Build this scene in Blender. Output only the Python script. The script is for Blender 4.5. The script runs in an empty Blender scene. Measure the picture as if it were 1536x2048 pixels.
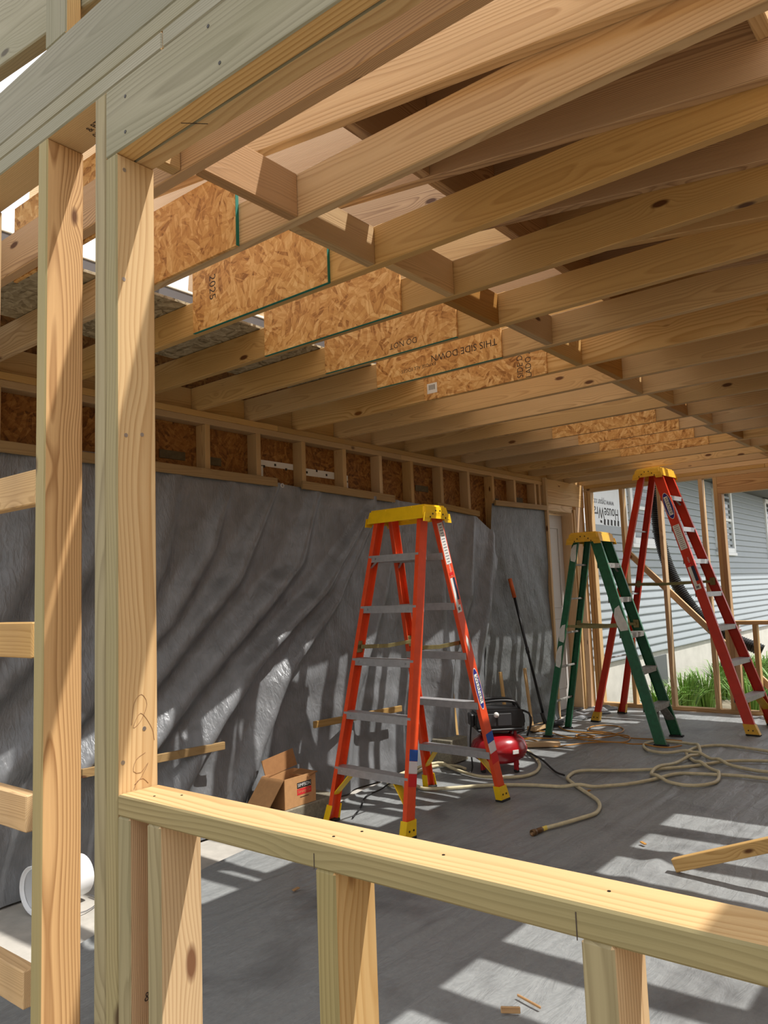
import bpy, bmesh, math, random
from mathutils import Vector, Matrix, noise
random.seed(7)
sc = bpy.context.scene
col = sc.collection
V = Vector

# ------------------------------------------------------------------ camera, sky, sun, exposure
F = 1544.09
cd = bpy.data.cameras.new('camera')
cam = bpy.data.objects.new('camera', cd)
col.objects.link(cam)
cd.sensor_fit = 'VERTICAL'
cd.sensor_height = 24.0
cd.lens = F * 24.0 / 2048.0
cd.clip_start = 0.02
cd.clip_end = 400
RR = [[0.778457, 0.626582, -0.037416], [-0.094526, 0.058092, -0.993826], [-0.62054, 0.777188, 0.10445]]
M = Matrix.Identity(4)
for i in range(3):
    M[i][0] = RR[0][i]
    M[i][1] = -RR[1][i]
    M[i][2] = -RR[2][i]
M[0][3], M[1][3], M[2][3] = 0.0, -0.826, 1.315
cam.matrix_world = M
sc.camera = cam

w = bpy.data.worlds.new('sky')
sc.world = w
w.use_nodes = True
bg = w.node_tree.nodes['Background']
bg.inputs[0].default_value = (0.96, 0.975, 1.0, 1)
bg.inputs[1].default_value = 1.35

SUN = V((1 / 2.03, 1 / 3.65, 1.0)).normalized()
sd = bpy.data.lights.new('sun', 'SUN')
sd.energy = 5.0
sd.angle = math.radians(0.55)
sd.color = (1.0, 0.955, 0.89)
so = bpy.data.objects.new('sun', sd)
col.objects.link(so)
so.rotation_euler = SUN.to_track_quat('Z', 'Y').to_euler()
so.location = (4, 3, 9)
vs = sc.view_settings
vs.view_transform = 'Standard'
vs.look = 'None'
vs.gamma = 1
vs.use_curve_mapping = False
vs.exposure = 0.15

# ------------------------------------------------------------------ materials
class NT:
    def __init__(s, name):
        s.m = bpy.data.materials.new(name)
        s.m.use_nodes = True
        s.t = s.m.node_tree
        s.b = s.t.nodes['Principled BSDF']
    def n(s, typ, ins=None, **kw):
        nd = s.t.nodes.new('ShaderNode' + typ)
        for k, v in kw.items():
            setattr(nd, k, v)
        for k, v in (ins or {}).items():
            s.put(nd.inputs[k], v)
        return nd
    def put(s, sock, v):
        if isinstance(v, bpy.types.NodeSocket):
            s.t.links.new(v, sock)
        elif isinstance(v, bpy.types.Node):
            s.t.links.new(v.outputs[0], sock)
        else:
            sock.default_value = v
    def math(s, op, a, b=0.0, c=0.0, clamp=False):
        nd = s.n('Math', operation=op, use_clamp=clamp)
        s.put(nd.inputs[0], a); s.put(nd.inputs[1], b); s.put(nd.inputs[2], c)
        return nd.outputs[0]
    def vmath(s, op, a, b=(0, 0, 0)):
        nd = s.n('VectorMath', operation=op)
        s.put(nd.inputs[0], a); s.put(nd.inputs[1], b)
        return nd.outputs['Value'] if op in ('LENGTH', 'DOT_PRODUCT') else nd.outputs[0]
    def ramp(s, f, stops):
        nd = s.n('ValToRGB')
        e = nd.color_ramp.elements
        while len(e) < len(stops):
            e.new(0.5)
        for el, (p, c) in zip(e, stops):
            el.position = p
            el.color = (c[0], c[1], c[2], 1) if isinstance(c, (tuple, list)) else (c, c, c, 1)
        s.put(nd.inputs[0], f)
        return nd.outputs[0]
    def mix(s, f, a, b, mode='MIX'):
        nd = s.n('Mix', data_type='RGBA', blend_type=mode)
        s.put(nd.inputs[0], f)
        for i, v in ((6, a), (7, b)):
            if isinstance(v, tuple):
                v = (v[0], v[1], v[2], 1)
            s.put(nd.inputs[i], v)
        return nd.outputs[2]
    def noise(s, vec, scale, detail=2.0, rough=0.5, dist=0.0):
        nd = s.n('TexNoise', {'Scale': scale, 'Detail': detail, 'Roughness': rough, 'Distortion': dist})
        s.put(nd.inputs['Vector'], vec)
        return nd.outputs[0]
    def bump(s, h, strength=0.3, dist=0.01):
        nd = s.n('Bump', {'Strength': strength, 'Distance': dist})
        s.put(nd.inputs['Height'], h)
        s.put(s.b.inputs['Normal'], nd)
    def set(s, color=None, rough=0.6, metal=0.0, spec=0.5):
        if color is not None:
            s.put(s.b.inputs['Base Color'], color + (1,) if isinstance(color, tuple) and len(color) == 3 else color)
        s.put(s.b.inputs['Roughness'], rough)
        s.put(s.b.inputs['Metallic'], metal)
        s.put(s.b.inputs['Specular IOR Level'], spec)
        return s.m

def lin(r, g, b):
    f = lambda c: (c / 255 / 12.92) if c / 255 <= 0.04045 else ((c / 255 + 0.055) / 1.055) ** 2.4
    return (f(r), f(g), f(b))

def wood(name, light, dark, knot, rings=150.0, contrast=0.6, knots=0.10, spec=0.25, stain=None, wander=0.07):
    t = NT(name)
    tc = t.n('TexCoord').outputs['Object']
    rnd = t.n('ObjectInfo').outputs['Random']
    rv = t.n('CombineXYZ', {0: t.math('MULTIPLY', rnd, 91.0), 1: t.math('MULTIPLY', rnd, 37.0), 2: t.math('MULTIPLY', rnd, 53.0)})
    p = t.vmath('ADD', tc, rv)
    sep = t.n('SeparateXYZ', {0: tc})
    # knots
    kv = t.n('TexVoronoi', {'Scale': 1.0, 'Randomness': 1.0})
    t.put(kv.inputs['Vector'], t.vmath('MULTIPLY', p, (3.0, 8.0, 5.0)))
    kd = kv.outputs['Distance']
    kpull = t.math('POWER', t.math('SUBTRACT', 1.0, t.math('MULTIPLY', kd, 2.6, clamp=True), clamp=True), 2.0)
    # pith position and slow wander
    wn = t.n('TexNoise', {'Scale': 1.0, 'Detail': 2.0})
    t.put(wn.inputs['Vector'], t.vmath('MULTIPLY', p, (0.8, 1.5, 1.5)))
    ws = t.n('SeparateColor', {0: wn.outputs['Color']})
    r2 = t.math('FRACT', t.math('MULTIPLY', rnd, 17.31))
    py = t.math('ADD', sep.outputs[1], t.math('MULTIPLY_ADD', rnd, 0.14, -0.07))
    py = t.math('ADD', py, t.math('MULTIPLY_ADD', ws.outputs[0], wander, -wander / 2))
    pz = t.math('ADD', sep.outputs[2], t.math('MULTIPLY_ADD', r2, 0.09, 0.012))
    pz = t.math('ADD', pz, t.math('MULTIPLY_ADD', ws.outputs[1], 0.05, -0.025))
    rr = t.math('SQRT', t.math('ADD', t.math('MULTIPLY', py, py), t.math('MULTIPLY', pz, pz)))
    rr = t.math('ADD', rr, t.math('MULTIPLY', kpull, 0.02))
    fr = t.math('FRACT', t.math('MULTIPLY', rr, rings))
    ring = t.ramp(fr, [(0.0, 0.05), (0.45, 0.2), (0.86, 1.0), (1.0, 0.05)])
    fib = t.noise(t.vmath('MULTIPLY', p, (5.0, 190.0, 190.0)), 1.0, 3.0, 0.6)
    big = t.noise(t.vmath('MULTIPLY', p, (1.6, 6.0, 6.0)), 1.0, 3.0, 0.55)
    f1 = t.math('MULTIPLY', ring, contrast)
    f1 = t.math('ADD', f1, t.math('MULTIPLY_ADD', fib, 0.5, -0.25), clamp=True)
    c = t.mix(f1, light, dark)
    c = t.mix(t.math('MULTIPLY_ADD', big, 1.6, -0.55, clamp=True), c, tuple(min(1, x * 0.78) for x in light), 'MIX') if stain is None else \
        t.mix(t.math('MULTIPLY_ADD', big, 2.4, -0.95, clamp=True), c, stain, 'MIX')
    km = t.math('SUBTRACT', 1.0, t.math('DIVIDE', kd, knots), clamp=True)
    c = t.mix(t.math('MULTIPLY', km, 2.6, clamp=True), c, knot)
    hs = t.n('HueSaturation', {'Saturation': t.math('MULTIPLY_ADD', r2, 0.25, 0.85), 'Value': t.math('MULTIPLY_ADD', rnd, 0.3, 0.85)})
    t.put(hs.inputs['Color'], c)
    t.bump(t.math('ADD', fib, t.math('MULTIPLY', ring, 0.4)), 0.18, 0.003)
    return t.set(hs.outputs[0], t.math('MULTIPLY_ADD', fib, 0.2, 0.5), 0, spec)

KN = lin(96, 62, 36)
M_FIR = wood('fir_lumber', lin(208, 172, 118), lin(160, 120, 70), KN, 230, 0.6, 0.11)
M_PINE = wood('pale_pine', lin(218, 184, 134), lin(174, 130, 78), lin(126, 84, 50), 125, 0.8, 0.12, wander=0.13)
M_OLD = wood('aged_lumber', lin(176, 132, 78), lin(128, 90, 48), lin(70, 45, 26), 150, 0.5)
M_RED = wood('reddish_fir', lin(204, 166, 120), lin(138, 98, 62), KN, 240, 0.9)
M_GRAY = wood('weathered_treated_dimmed', lin(142, 136, 115), lin(106, 99, 79), lin(76, 68, 52), 190, 0.6, 0.09, 0.2, lin(122, 118, 93))  # weathered tone, also darkened in the colour for blocked skylight
M_TAN = wood('treated_tan_dimmed', lin(156, 140, 100), lin(120, 103, 68), lin(84, 66, 44), 170, 0.7, 0.11, 0.2, lin(136, 128, 92))  # treated tone for front faces, darkened too where less skylight reaches them
M_BATTEN = wood('treated_batten', lin(166, 134, 84), lin(120, 92, 50), KN, 150, 0.5)

def osb(name, stops, dark=1.0, rough=0.62):
    t = NT(name)
    tc = t.n('TexCoord').outputs['Object']
    rnd = t.n('ObjectInfo').outputs['Random']
    rv = t.n('CombineXYZ', {0: t.math('MULTIPLY', rnd, 91.0), 1: t.math('MULTIPLY', rnd, 37.0), 2: 0.0})
    p = t.vmath('ADD', tc, rv)
    def layer(sc_, sx, sy, off):
        cv = t.n('TexVoronoi', {'Scale': sc_})
        t.put(cv.inputs['Vector'], t.vmath('ADD', p, off))
        cs = t.n('SeparateColor', {0: cv.outputs['Color']})
        vr = t.n('VectorRotate', {'Angle': t.math('MULTIPLY', cs.outputs[0], 3.14)}, rotation_type='Z_AXIS')
        t.put(vr.inputs['Vector'], t.vmath('ADD', p, off))
        v2 = t.n('TexVoronoi', {'Scale': 1.0})
        t.put(v2.inputs['Vector'], t.vmath('MULTIPLY', vr.outputs[0], (sx, sy, 30)))
        s2 = t.n('SeparateColor', {0: v2.outputs['Color']})
        return s2.outputs[0], v2.outputs['Distance']
    a, da = layer(11, 12, 52, (0, 0, 0))
    b, db = layer(18, 20, 90, (3.3, 1.7, 0.4))
    f = t.math('MULTIPLY_ADD', a, 0.62, t.math('MULTIPLY', b, 0.38))
    fib = t.noise(t.vmath('MULTIPLY', p, (60, 60, 60)), 1.0, 4.0, 0.7)
    f = t.math('ADD', f, t.math('MULTIPLY_ADD', fib, 0.3, -0.15))
    c = t.ramp(f, stops)
    t.bump(t.math('MULTIPLY_ADD', da, 0.6, a), 0.5, 0.002)
    return t.set(c, rough, 0, 0.3)

M_OSB = osb('new_osb', [(0.0, lin(140, 92, 46)), (0.3, lin(196, 144, 82)), (0.6, lin(214, 166, 102)), (1.0, lin(236, 198, 138))])
M_OSBOLD = osb('old_osb', [(0.0, lin(88, 54, 24)), (0.35, lin(132, 86, 38)), (0.7, lin(154, 106, 52)), (1.0, lin(174, 128, 68))])
M_OSBGRAY = osb('eave_osb', [(0.0, lin(96, 84, 64)), (0.35, lin(150, 138, 112)), (0.7, lin(176, 164, 138)), (1.0, lin(196, 186, 158))])

def ply():
    t = NT('plywood')
    tc = t.n('TexCoord').outputs['Object']
    rnd = t.n('ObjectInfo').outputs['Random']
    rv = t.n('CombineXYZ', {0: t.math('MULTIPLY', rnd, 91.0), 1: t.math('MULTIPLY', rnd, 37.0), 2: 0.0})
    p = t.vmath('ADD', tc, rv)
    n1 = t.noise(t.vmath('MULTIPLY', p, (1.3, 7.0, 1.0)), 1.0, 2.0, 0.5, 0.6)
    fr = t.math('FRACT', t.math('MULTIPLY', n1, 13.0))
    ring = t.ramp(fr, [(0.0, 0.1), (0.7, 0.4), (0.92, 1.0), (1.0, 0.1)])
    fib = t.noise(t.vmath('MULTIPLY', p, (6.0, 220.0, 1.0)), 1.0, 3.0)
    c = t.mix(t.math('ADD', t.math('MULTIPLY', ring, 0.35), t.math('MULTIPLY_ADD', fib, 0.4, -0.2), clamp=True), lin(228, 186, 142), lin(186, 134, 92))
    return t.set(c, 0.6, 0, 0.25)
M_PLY = ply()

def plain(name, c, rough=0.5, metal=0.0, spec=0.5, var=0.0, vscale=40.0, bump=0.0):
    t = NT(name)
    cc = c
    if var or bump:
        tc = t.n('TexCoord').outputs['Object']
        nz = t.noise(tc, vscale, 4.0, 0.6)
        if var:
            cc = t.mix(t.math('MULTIPLY_ADD', nz, 2.0, -0.5, clamp=True), tuple(x * (1 - var) for x in c), tuple(min(1, x * (1 + var)) for x in c))
        if bump:
            t.bump(nz, bump, 0.004)
    return t.set(cc, rough, metal, spec)

def tarp_mat(name, c1, c2, metal, rough, sc_=1.0):
    t = NT(name)
    tc = t.n('TexCoord').outputs['Object']
    cr = t.noise(t.vmath('MULTIPLY', tc, (1, 2.4, 0.8)), 17.0 * sc_, 4.0, 0.55, 0.5)
    md = t.noise(tc, 7.0 * sc_, 3.0, 0.55, 0.6)
    wv = t.n('TexVoronoi', {'Scale': 20.0 * sc_}, feature='DISTANCE_TO_EDGE')
    t.put(wv.inputs['Vector'], t.vmath('MULTIPLY', tc, (1, 1.8, 0.5)))
    lines = t.math('SUBTRACT', 1.0, t.math('MULTIPLY', wv.outputs['Distance'], 9.0, clamp=True))
    h = t.math('ADD', t.math('MULTIPLY', cr, 0.8), t.math('ADD', t.math('MULTIPLY', md, 0.8), t.math('MULTIPLY', lines, 0.07)))
    t.bump(h, 0.42, 0.02)
    c = t.mix(t.math('MULTIPLY_ADD', md, 1.8, -0.4, clamp=True), c1, c2)
    return t.set(c, t.math('MULTIPLY_ADD', cr, 0.25, rough), metal, 0.5)
M_TARP = tarp_mat('silver_tarp', lin(106, 108, 110), lin(136, 139, 143), 0.18, 0.28)
M_TARP2 = tarp_mat('dull_tarp', lin(96, 99, 99), lin(118, 121, 122), 0.3, 0.36, 1.4)

def floor_tarp_mat():
    t = NT('floor_tarp')
    tc = t.n('TexCoord').outputs['Object']
    st = t.vmath('MULTIPLY', tc, (9.0, 2.6, 1.0))
    wr = t.noise(st, 1.6, 4.0, 0.6, 0.8)
    fine = t.noise(tc, 55.0, 4.0, 0.65)
    stain = t.noise(tc, 1.9, 5.0, 0.62, 0.4)
    mud = t.noise(t.vmath('ADD', tc, (7.3, 2.1, 0)), 5.2, 6.0, 0.7)
    c = t.mix(t.math('MULTIPLY_ADD', fine, 1.4, -0.2, clamp=True), lin(122, 125, 126), lin(144, 147, 147))
    c = t.mix(t.math('MULTIPLY_ADD', stain, 4.0, -2.0, clamp=True), c, lin(90, 91, 92))
    mm = t.math('MULTIPLY', t.math('MULTIPLY_ADD', mud, 9.0, -5.9, clamp=True), t.math('MULTIPLY_ADD', stain, 4.0, -1.8, clamp=True))
    c = t.mix(t.math('MULTIPLY', mm, 0.65), c, lin(84, 74, 62))
    wl = t.n('TexWave', {'Scale': 1.4, 'Distortion': 9.0, 'Detail': 3.0, 'Detail Scale': 1.3}, bands_direction='X')
    t.put(wl.inputs['Vector'], t.vmath('MULTIPLY', tc, (2.2, 0.5, 1.0)))
    h = t.math('ADD', t.math('MULTIPLY', wr, 1.0), t.math('ADD', t.math('MULTIPLY', fine, 0.08), t.math('MULTIPLY', wl.outputs['Fac'], 0.25)))
    t.bump(h, 0.45, 0.025)
    return t.set(c, t.math('MULTIPLY_ADD', wr, 0.25, 0.34), 0.0, 0.45)
M_FTARP = floor_tarp_mat()

M_CONC = plain('concrete_slab', lin(176, 172, 164), 0.85, 0, 0.3, 0.18, 9, 0.2)
M_BLOCK = plain('concrete_block', lin(130, 124, 108), 0.9, 0, 0.2, 0.3, 60, 0.6)
M_ORANGE = plain('orange_fiberglass', lin(230, 80, 38), 0.32, 0, 0.5, 0.10, 14)
M_REDF = plain('red_fiberglass', lin(202, 54, 32), 0.35, 0, 0.5, 0.10, 14)
M_GREENF = plain('green_fiberglass', lin(28, 98, 64), 0.4, 0, 0.5, 0.25, 30)
M_YEL = plain('yellow_plastic', lin(240, 196, 20), 0.4, 0, 0.5, 0.08, 20)
M_YELOLD = plain('worn_yellow_plastic', lin(222, 172, 48), 0.45, 0, 0.5, 0.12, 20)
M_ALU = plain('aluminium', lin(170, 170, 172), 0.42, 0.35, 0.5, 0.15, 30)
M_ALUW = plain('paint_spattered_aluminium', lin(150, 148, 142), 0.55, 0.5, 0.5, 0.45, 45)
M_STEEL = plain('zinc_steel', lin(150, 140, 96), 0.4, 0.8, 0.5, 0.2, 30)
M_BLACKR = plain('black_rubber', lin(28, 28, 28), 0.7)
M_BLACKP = plain('black_plastic', lin(36, 37, 39), 0.42, 0, 0.5, 0.15, 30)
M_GREYP = plain('grey_plastic', lin(70, 71, 74), 0.5)
M_TANK = plain('red_tank_paint', lin(156, 20, 30), 0.24, 0, 0.6, 0.06, 12)
M_WHITE = plain('white_plastic', lin(236, 238, 240), 0.4)
M_LABEL = plain('white_label', lin(226, 226, 222), 0.5)
M_LTEXT = plain('label_print', lin(110, 112, 118), 0.6)
M_BLUE = plain('decal_blue', lin(38, 38, 130), 0.4)
M_NAVY = plain('label_navy', lin(34, 44, 72), 0.5)
M_SBLUE = plain('spray_blue', lin(30, 84, 170), 0.6)
M_SWHITE = plain('spray_white', lin(226, 220, 222), 0.6)
M_SRED = plain('spray_red', lin(210, 24, 26), 0.6)
M_PAINT = plain('dried_white_paint', lin(214, 218, 214), 0.7, 0, 0.3, 0.1, 40)
M_HOSE = plain('cream_hose', lin(198, 188, 154), 0.55, 0, 0.4, 0.18, 22)
M_CORD = plain('orange_cord', lin(178, 124, 48), 0.5, 0, 0.4, 0.12, 20)
M_BRASS = plain('brass_fitting', lin(120, 92, 62), 0.45, 0.7, 0.5, 0.3, 60)
M_YTAPE = plain('yellow_tape', lin(230, 206, 96), 0.5)
M_CARD = plain('cardboard', lin(190, 144, 98), 0.8, 0, 0.2, 0.1, 30)
M_CARDIN = plain('cardboard_inside', lin(150, 108, 70), 0.85, 0, 0.2, 0.1, 30)
M_INK = plain('black_ink', lin(34, 30, 30), 0.7)
M_REDINK = plain('red_ink', lin(206, 40, 44), 0.7)
M_STAMP = plain('wood_stamp_ink', lin(58, 46, 38), 0.8)
M_NAIL = plain('nail_steel', lin(60, 56, 52), 0.45, 0.8)
M_NAILB = plain('bright_nail', lin(190, 190, 192), 0.35, 0.9)
M_TEAL = plain('teal_edge_paint', lin(22, 116, 100), 0.6)
M_SIDING = plain('grey_siding', lin(152, 160, 165), 0.55, 0, 0.4, 0.03, 6)
M_TRIMW = plain('white_trim', lin(232, 234, 234), 0.45)
M_WRAP = plain('white_house_wrap', lin(226, 232, 238), 0.55, 0, 0.4, 0.04, 10)
M_DOOR = plain('painted_door', lin(196, 194, 190), 0.5, 0, 0.4, 0.02, 5)
M_FOUND = plain('pale_foundation', lin(196, 194, 186), 0.85, 0, 0.2, 0.12, 5, 0.2)
M_SOFFIT = plain('dark_soffit', lin(88, 92, 92), 0.7)
M_SHING = plain('roof_shingle', lin(120, 120, 122), 0.9, 0, 0.2, 0.3, 50, 0.5)
M_GUTTER = plain('dark_gutter', lin(92, 90, 92), 0.5)
M_BRACKET = plain('dull_bracket', lin(96, 88, 66), 0.6, 0.3, 0.4, 0.25, 30)
M_PIPE = plain('black_drain_pipe', lin(30, 31, 33), 0.45)
M_LEAF = plain('daylily_leaf', lin(104, 142, 58), 0.5, 0, 0.4, 0.35, 8)
M_LEAFD = plain('grass_blade', lin(86, 124, 48), 0.6, 0, 0.3, 0.35, 5)
M_PETAL = plain('pink_petal', lin(222, 190, 196), 0.6)
M_BUSH = plain('bush_leaf', lin(120, 150, 76), 0.6, 0, 0.3, 0.4, 6)
M_GROUND = plain('bare_ground', lin(132, 124, 108), 0.95, 0, 0.1, 0.35, 3, 0.4)
M_GRIP = plain('orange_grip', lin(200, 92, 36), 0.5)
M_POLE = plain('black_pole', lin(26, 26, 28), 0.35, 0.2)

def glass():
    t = NT('dark_window_glass')
    return t.set(lin(44, 50, 54), 0.06, 0.0, 0.8)
M_GLASS = glass()

# ------------------------------------------------------------------ builders
LOC = {}
def link(name, me, parent=None, mw=None):
    o = bpy.data.objects.new(name, me)
    col.objects.link(o)
    mw = mw if mw is not None else Matrix.Identity(4)
    LOC[o.name] = mw.copy()
    if parent is not None:
        o.parent = parent
        o.matrix_local = mw
    else:
        o.matrix_world = mw
    return o

def tag(o, label=None, cat=None, group=None, kind=None):
    if label: o['label'] = label
    if cat: o['category'] = cat
    if group: o['group'] = group
    if kind: o['kind'] = kind
    return o

def thing(name, label, cat, loc=(0, 0, 0), rz=0.0, group=None, kind=None):
    o = bpy.data.objects.new(name, None)
    o.empty_display_size = 0.1
    col.objects.link(o)
    o.location = loc
    o.rotation_euler = (0, 0, rz)
    return tag(o, label, cat, group, kind)

CACHE = {}
def boxmesh(L, W, T, mat, bev=0.0025, face=None, fmat=None):
    key = (round(L, 4), round(W, 4), round(T, 4), mat.name, bev, face, fmat.name if fmat else None)
    if key in CACHE:
        return CACHE[key]
    bm = bmesh.new()
    bmesh.ops.create_cube(bm, size=1.0)
    for v in bm.verts:
        v.co = V((v.co.x * L, v.co.y * W, v.co.z * T))
    if bev > 0:
        bmesh.ops.bevel(bm, geom=bm.edges[:], offset=min(bev, T * 0.3), segments=1, affect='EDGES')
    me = bpy.data.meshes.new('box')
    me.materials.append(mat)
    if fmat is not None:
        me.materials.append(fmat)
        fn = V(face)
        for f in bm.faces:
            if f.normal.dot(fn) > 0.6:
                f.material_index = 1
    bm.to_mesh(me)
    bm.free()
    CACHE[key] = me
    return me

def slab(name, parent, mat, c, ux, uy, dims, bev=0.0025, front=None, fmat=None, rel=None):
    """box of dims (length, width, thickness) with local x along ux and local y along uy"""
    ux = V(ux).normalized()
    uy = V(uy)
    uy = (uy - ux * uy.dot(ux)).normalized()
    uz = ux.cross(uy)
    face = None
    if front is not None:
        fr = V(front)
        face = tuple(int(round(fr.dot(a))) for a in (ux, uy, uz))
    me = boxmesh(dims[0], dims[1], dims[2], mat, bev, face, fmat)
    mw = Matrix((ux, uy, uz)).transposed().to_4x4()
    mw.translation = V(c)
    if rel is not None:
        mw = rel @ mw
    return link(name, me, parent, mw)

AX = (V((1, 0, 0)), V((0, 1, 0)), V((0, 0, 1)))
def lum(name, parent, mat, xr, yr, zr, bev=0.0025, front=None, fmat=None):
    """axis-aligned board; local x follows its longest side"""
    d = [(xr[1] - xr[0], 0), (yr[1] - yr[0], 1), (zr[1] - zr[0], 2)]
    d.sort(key=lambda q: -q[0])
    c = ((xr[0] + xr[1]) / 2, (yr[0] + yr[1]) / 2, (zr[0] + zr[1]) / 2)
    return slab(name, parent, mat, c, AX[d[0][1]], AX[d[1][1]], [q[0] for q in d], bev, front, fmat)

def meshobj(name, parent, mats, verts, faces, smooth=False, idx=None, mw=None):
    me = bpy.data.meshes.new(name)
    me.from_pydata([tuple(v) for v in verts], [], faces)
    for m in (mats if isinstance(mats, (list, tuple)) else [mats]):
        me.materials.append(m)
    if idx:
        me.polygons.foreach_set('material_index', idx)
    if smooth:
        me.polygons.foreach_set('use_smooth', [True] * len(me.polygons))
    me.update()
    return link(name, me, parent, mw)

def catmull(pts, step=0.03):
    pts = [V(p) for p in pts]
    out = []
    for i in range(len(pts) - 1):
        p0 = pts[max(i - 1, 0)]; p1 = pts[i]; p2 = pts[i + 1]; p3 = pts[min(i + 2, len(pts) - 1)]
        n = max(2, int((p2 - p1).length / step))
        for k in range(n):
            t = k / n
            out.append(0.5 * ((2 * p1) + (p2 - p0) * t + (2 * p0 - 5 * p1 + 4 * p2 - p3) * t * t + (3 * p1 - p0 - 3 * p2 + p3) * t ** 3))
    out.append(pts[-1])
    return out

def tube(name, parent, mat, pts, r, seg=8, smooth=True, step=0.03, curve=True, caps=True):
    P = catmull(pts, step) if curve else [V(p) for p in pts]
    n = len(P)
    rad = r if callable(r) else (lambda i, n_: r)
    verts = []; faces = []
    up = V((0, 0, 1))
    prev = None
    for i in range(n):
        d = (P[min(i + 1, n - 1)] - P[max(i - 1, 0)]).normalized()
        if prev is None:
            a = d.cross(up)
            if a.length < 0.05:
                a = d.cross(V((1, 0, 0)))
            a.normalize()
        else:
            a = (prev - d * prev.dot(d)).normalized()
        prev = a
        b = d.cross(a)
        rr = rad(i, n)
        for k in range(seg):
            an = 2 * math.pi * k / seg
            verts.append(P[i] + a * math.cos(an) * rr + b * math.sin(an) * rr)
    for i in range(n - 1):
        for k in range(seg):
            k2 = (k + 1) % seg
            faces.append((i * seg + k, i * seg + k2, (i + 1) * seg + k2, (i + 1) * seg + k))
    if caps:
        faces.append(tuple(range(seg - 1, -1, -1)))
        faces.append(tuple((n - 1) * seg + k for k in range(seg)))
    return meshobj(name, parent, mat, verts, faces, smooth)

def lathe(name, parent, mat, prof, seg=28, mw=None, smooth=True):
    """profile [(r, z)] turned round local z"""
    verts = []; faces = []
    n = len(prof)
    for r, z in prof:
        for k in range(seg):
            a = 2 * math.pi * k / seg
            verts.append((r * math.cos(a), r * math.sin(a), z))
    for i in range(n - 1):
        for k in range(seg):
            k2 = (k + 1) % seg
            faces.append((i * seg + k, i * seg + k2, (i + 1) * seg + k2, (i + 1) * seg + k))
    return meshobj(name, parent, mat, verts, faces, smooth, None, mw)

def prism(name, parent, mat, poly, origin, ux, uy, thick, bev=0.0, mw=None):
    """polygon [(a, b)] in plane (ux, uy) at origin, extruded by thick along ux x uy"""
    ux = V(ux).normalized(); uy = V(uy).normalized(); uz = ux.cross(uy).normalized()
    o = V(origin)
    bm = bmesh.new()
    vs_ = [bm.verts.new(o + ux * a + uy * b) for a, b in poly]
    f = bm.faces.new(vs_)
    r = bmesh.ops.extrude_face_region(bm, geom=[f])
    for v in [g for g in r['geom'] if isinstance(g, bmesh.types.BMVert)]:
        v.co += uz * thick
    bmesh.ops.recalc_face_normals(bm, faces=bm.faces[:])
    if bev:
        bmesh.ops.bevel(bm, geom=bm.edges[:], offset=bev, segments=2, affect='EDGES')
    me = bpy.data.meshes.new(name)
    me.materials.append(mat)
    bm.to_mesh(me); bm.free()
    return link(name, me, parent, mw)

TXT = {}
def textmesh(s, mat):
    k = (s, mat.name)
    if k in TXT:
        return TXT[k]
    cu = bpy.data.curves.new('txt', 'FONT')
    cu.body = s
    cu.size = 1.0
    cu.align_x = 'CENTER'
    cu.align_y = 'CENTER'
    cu.resolution_u = 3
    ob = bpy.data.objects.new('txt', cu)
    col.objects.link(ob)
    dg = bpy.context.evaluated_depsgraph_get()
    me = bpy.data.meshes.new_from_object(ob.evaluated_get(dg))
    bpy.data.objects.remove(ob)
    me.materials.clear()
    me.materials.append(mat)
    TXT[k] = me
    return me

def text(name, parent, mat, s, c, ux, uy, size, xs=1.0, rel=None):
    ux = V(ux).normalized(); uy = V(uy).normalized(); uz = ux.cross(uy)
    mw = Matrix((ux * size * xs, uy * size, uz * size)).transposed().to_4x4()
    mw.translation = V(c)
    if rel is not None:
        mw = rel @ mw
    return link(name, textmesh(s, mat), parent, mw)

def nail(parent, c, n, r=0.004, mat=None):
    n = V(n).normalized()
    mw = n.to_track_quat('Z', 'Y').to_matrix().to_4x4()
    mw.translation = V(c)
    key = ('nail', round(r, 4), (mat or M_NAIL).name)
    if key not in CACHE:
        vv = [(r * math.cos(k * math.pi / 4), r * math.sin(k * math.pi / 4), z) for z in (-0.001, 0.0008) for k in range(8)]
        ff = [tuple(range(8, 16))] + [(k, (k + 1) % 8, 8 + (k + 1) % 8, 8 + k) for k in range(8)]
        me = bpy.data.meshes.new('nail')
        me.from_pydata(vv, [], ff)
        me.materials.append(mat or M_NAIL)
        CACHE[key] = me
    return link('nail', CACHE[key], parent, mw)

# ------------------------------------------------------------------ dimensions (metres)
T, D4, D6 = 0.038, 0.089, 0.140
ZJ = 2.438                     # underside of the joists = top of the plates
XL = -3.65                     # room face of the house-side wall
YB = 7.37                      # room face of the far wall
XR = 0.45                      # room face of the right wall
JY = [0.366, 0.753, 1.17, 1.592, 2.005, 2.418, 2.842, 3.262, 3.686, 4.108, 4.525, 4.94, 5.36, 5.775, 6.19, 6.60, 7.0]
def zr(x): return 2.555 - 0.125 * (x + 0.66)     # underside of the rafters

# ------------------------------------------------------------------ ground, floor, house
g = meshobj('ground', None, M_GROUND, [(-40, -30, -0.3), (40, -30, -0.3), (40, 60, -0.3), (-40, 60, -0.3)], [(0, 1, 2, 3)])
tag(g, 'bare brown ground outside around the framed addition', 'ground', kind='structure')
fl = lum('floor', None, M_CONC, (-3.74, 0.62), (-0.02, 7.5), (-0.25, 0.0), 0.004)
tag(fl, 'pale concrete slab floor showing along the tarped wall', 'floor', kind='structure')

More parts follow.
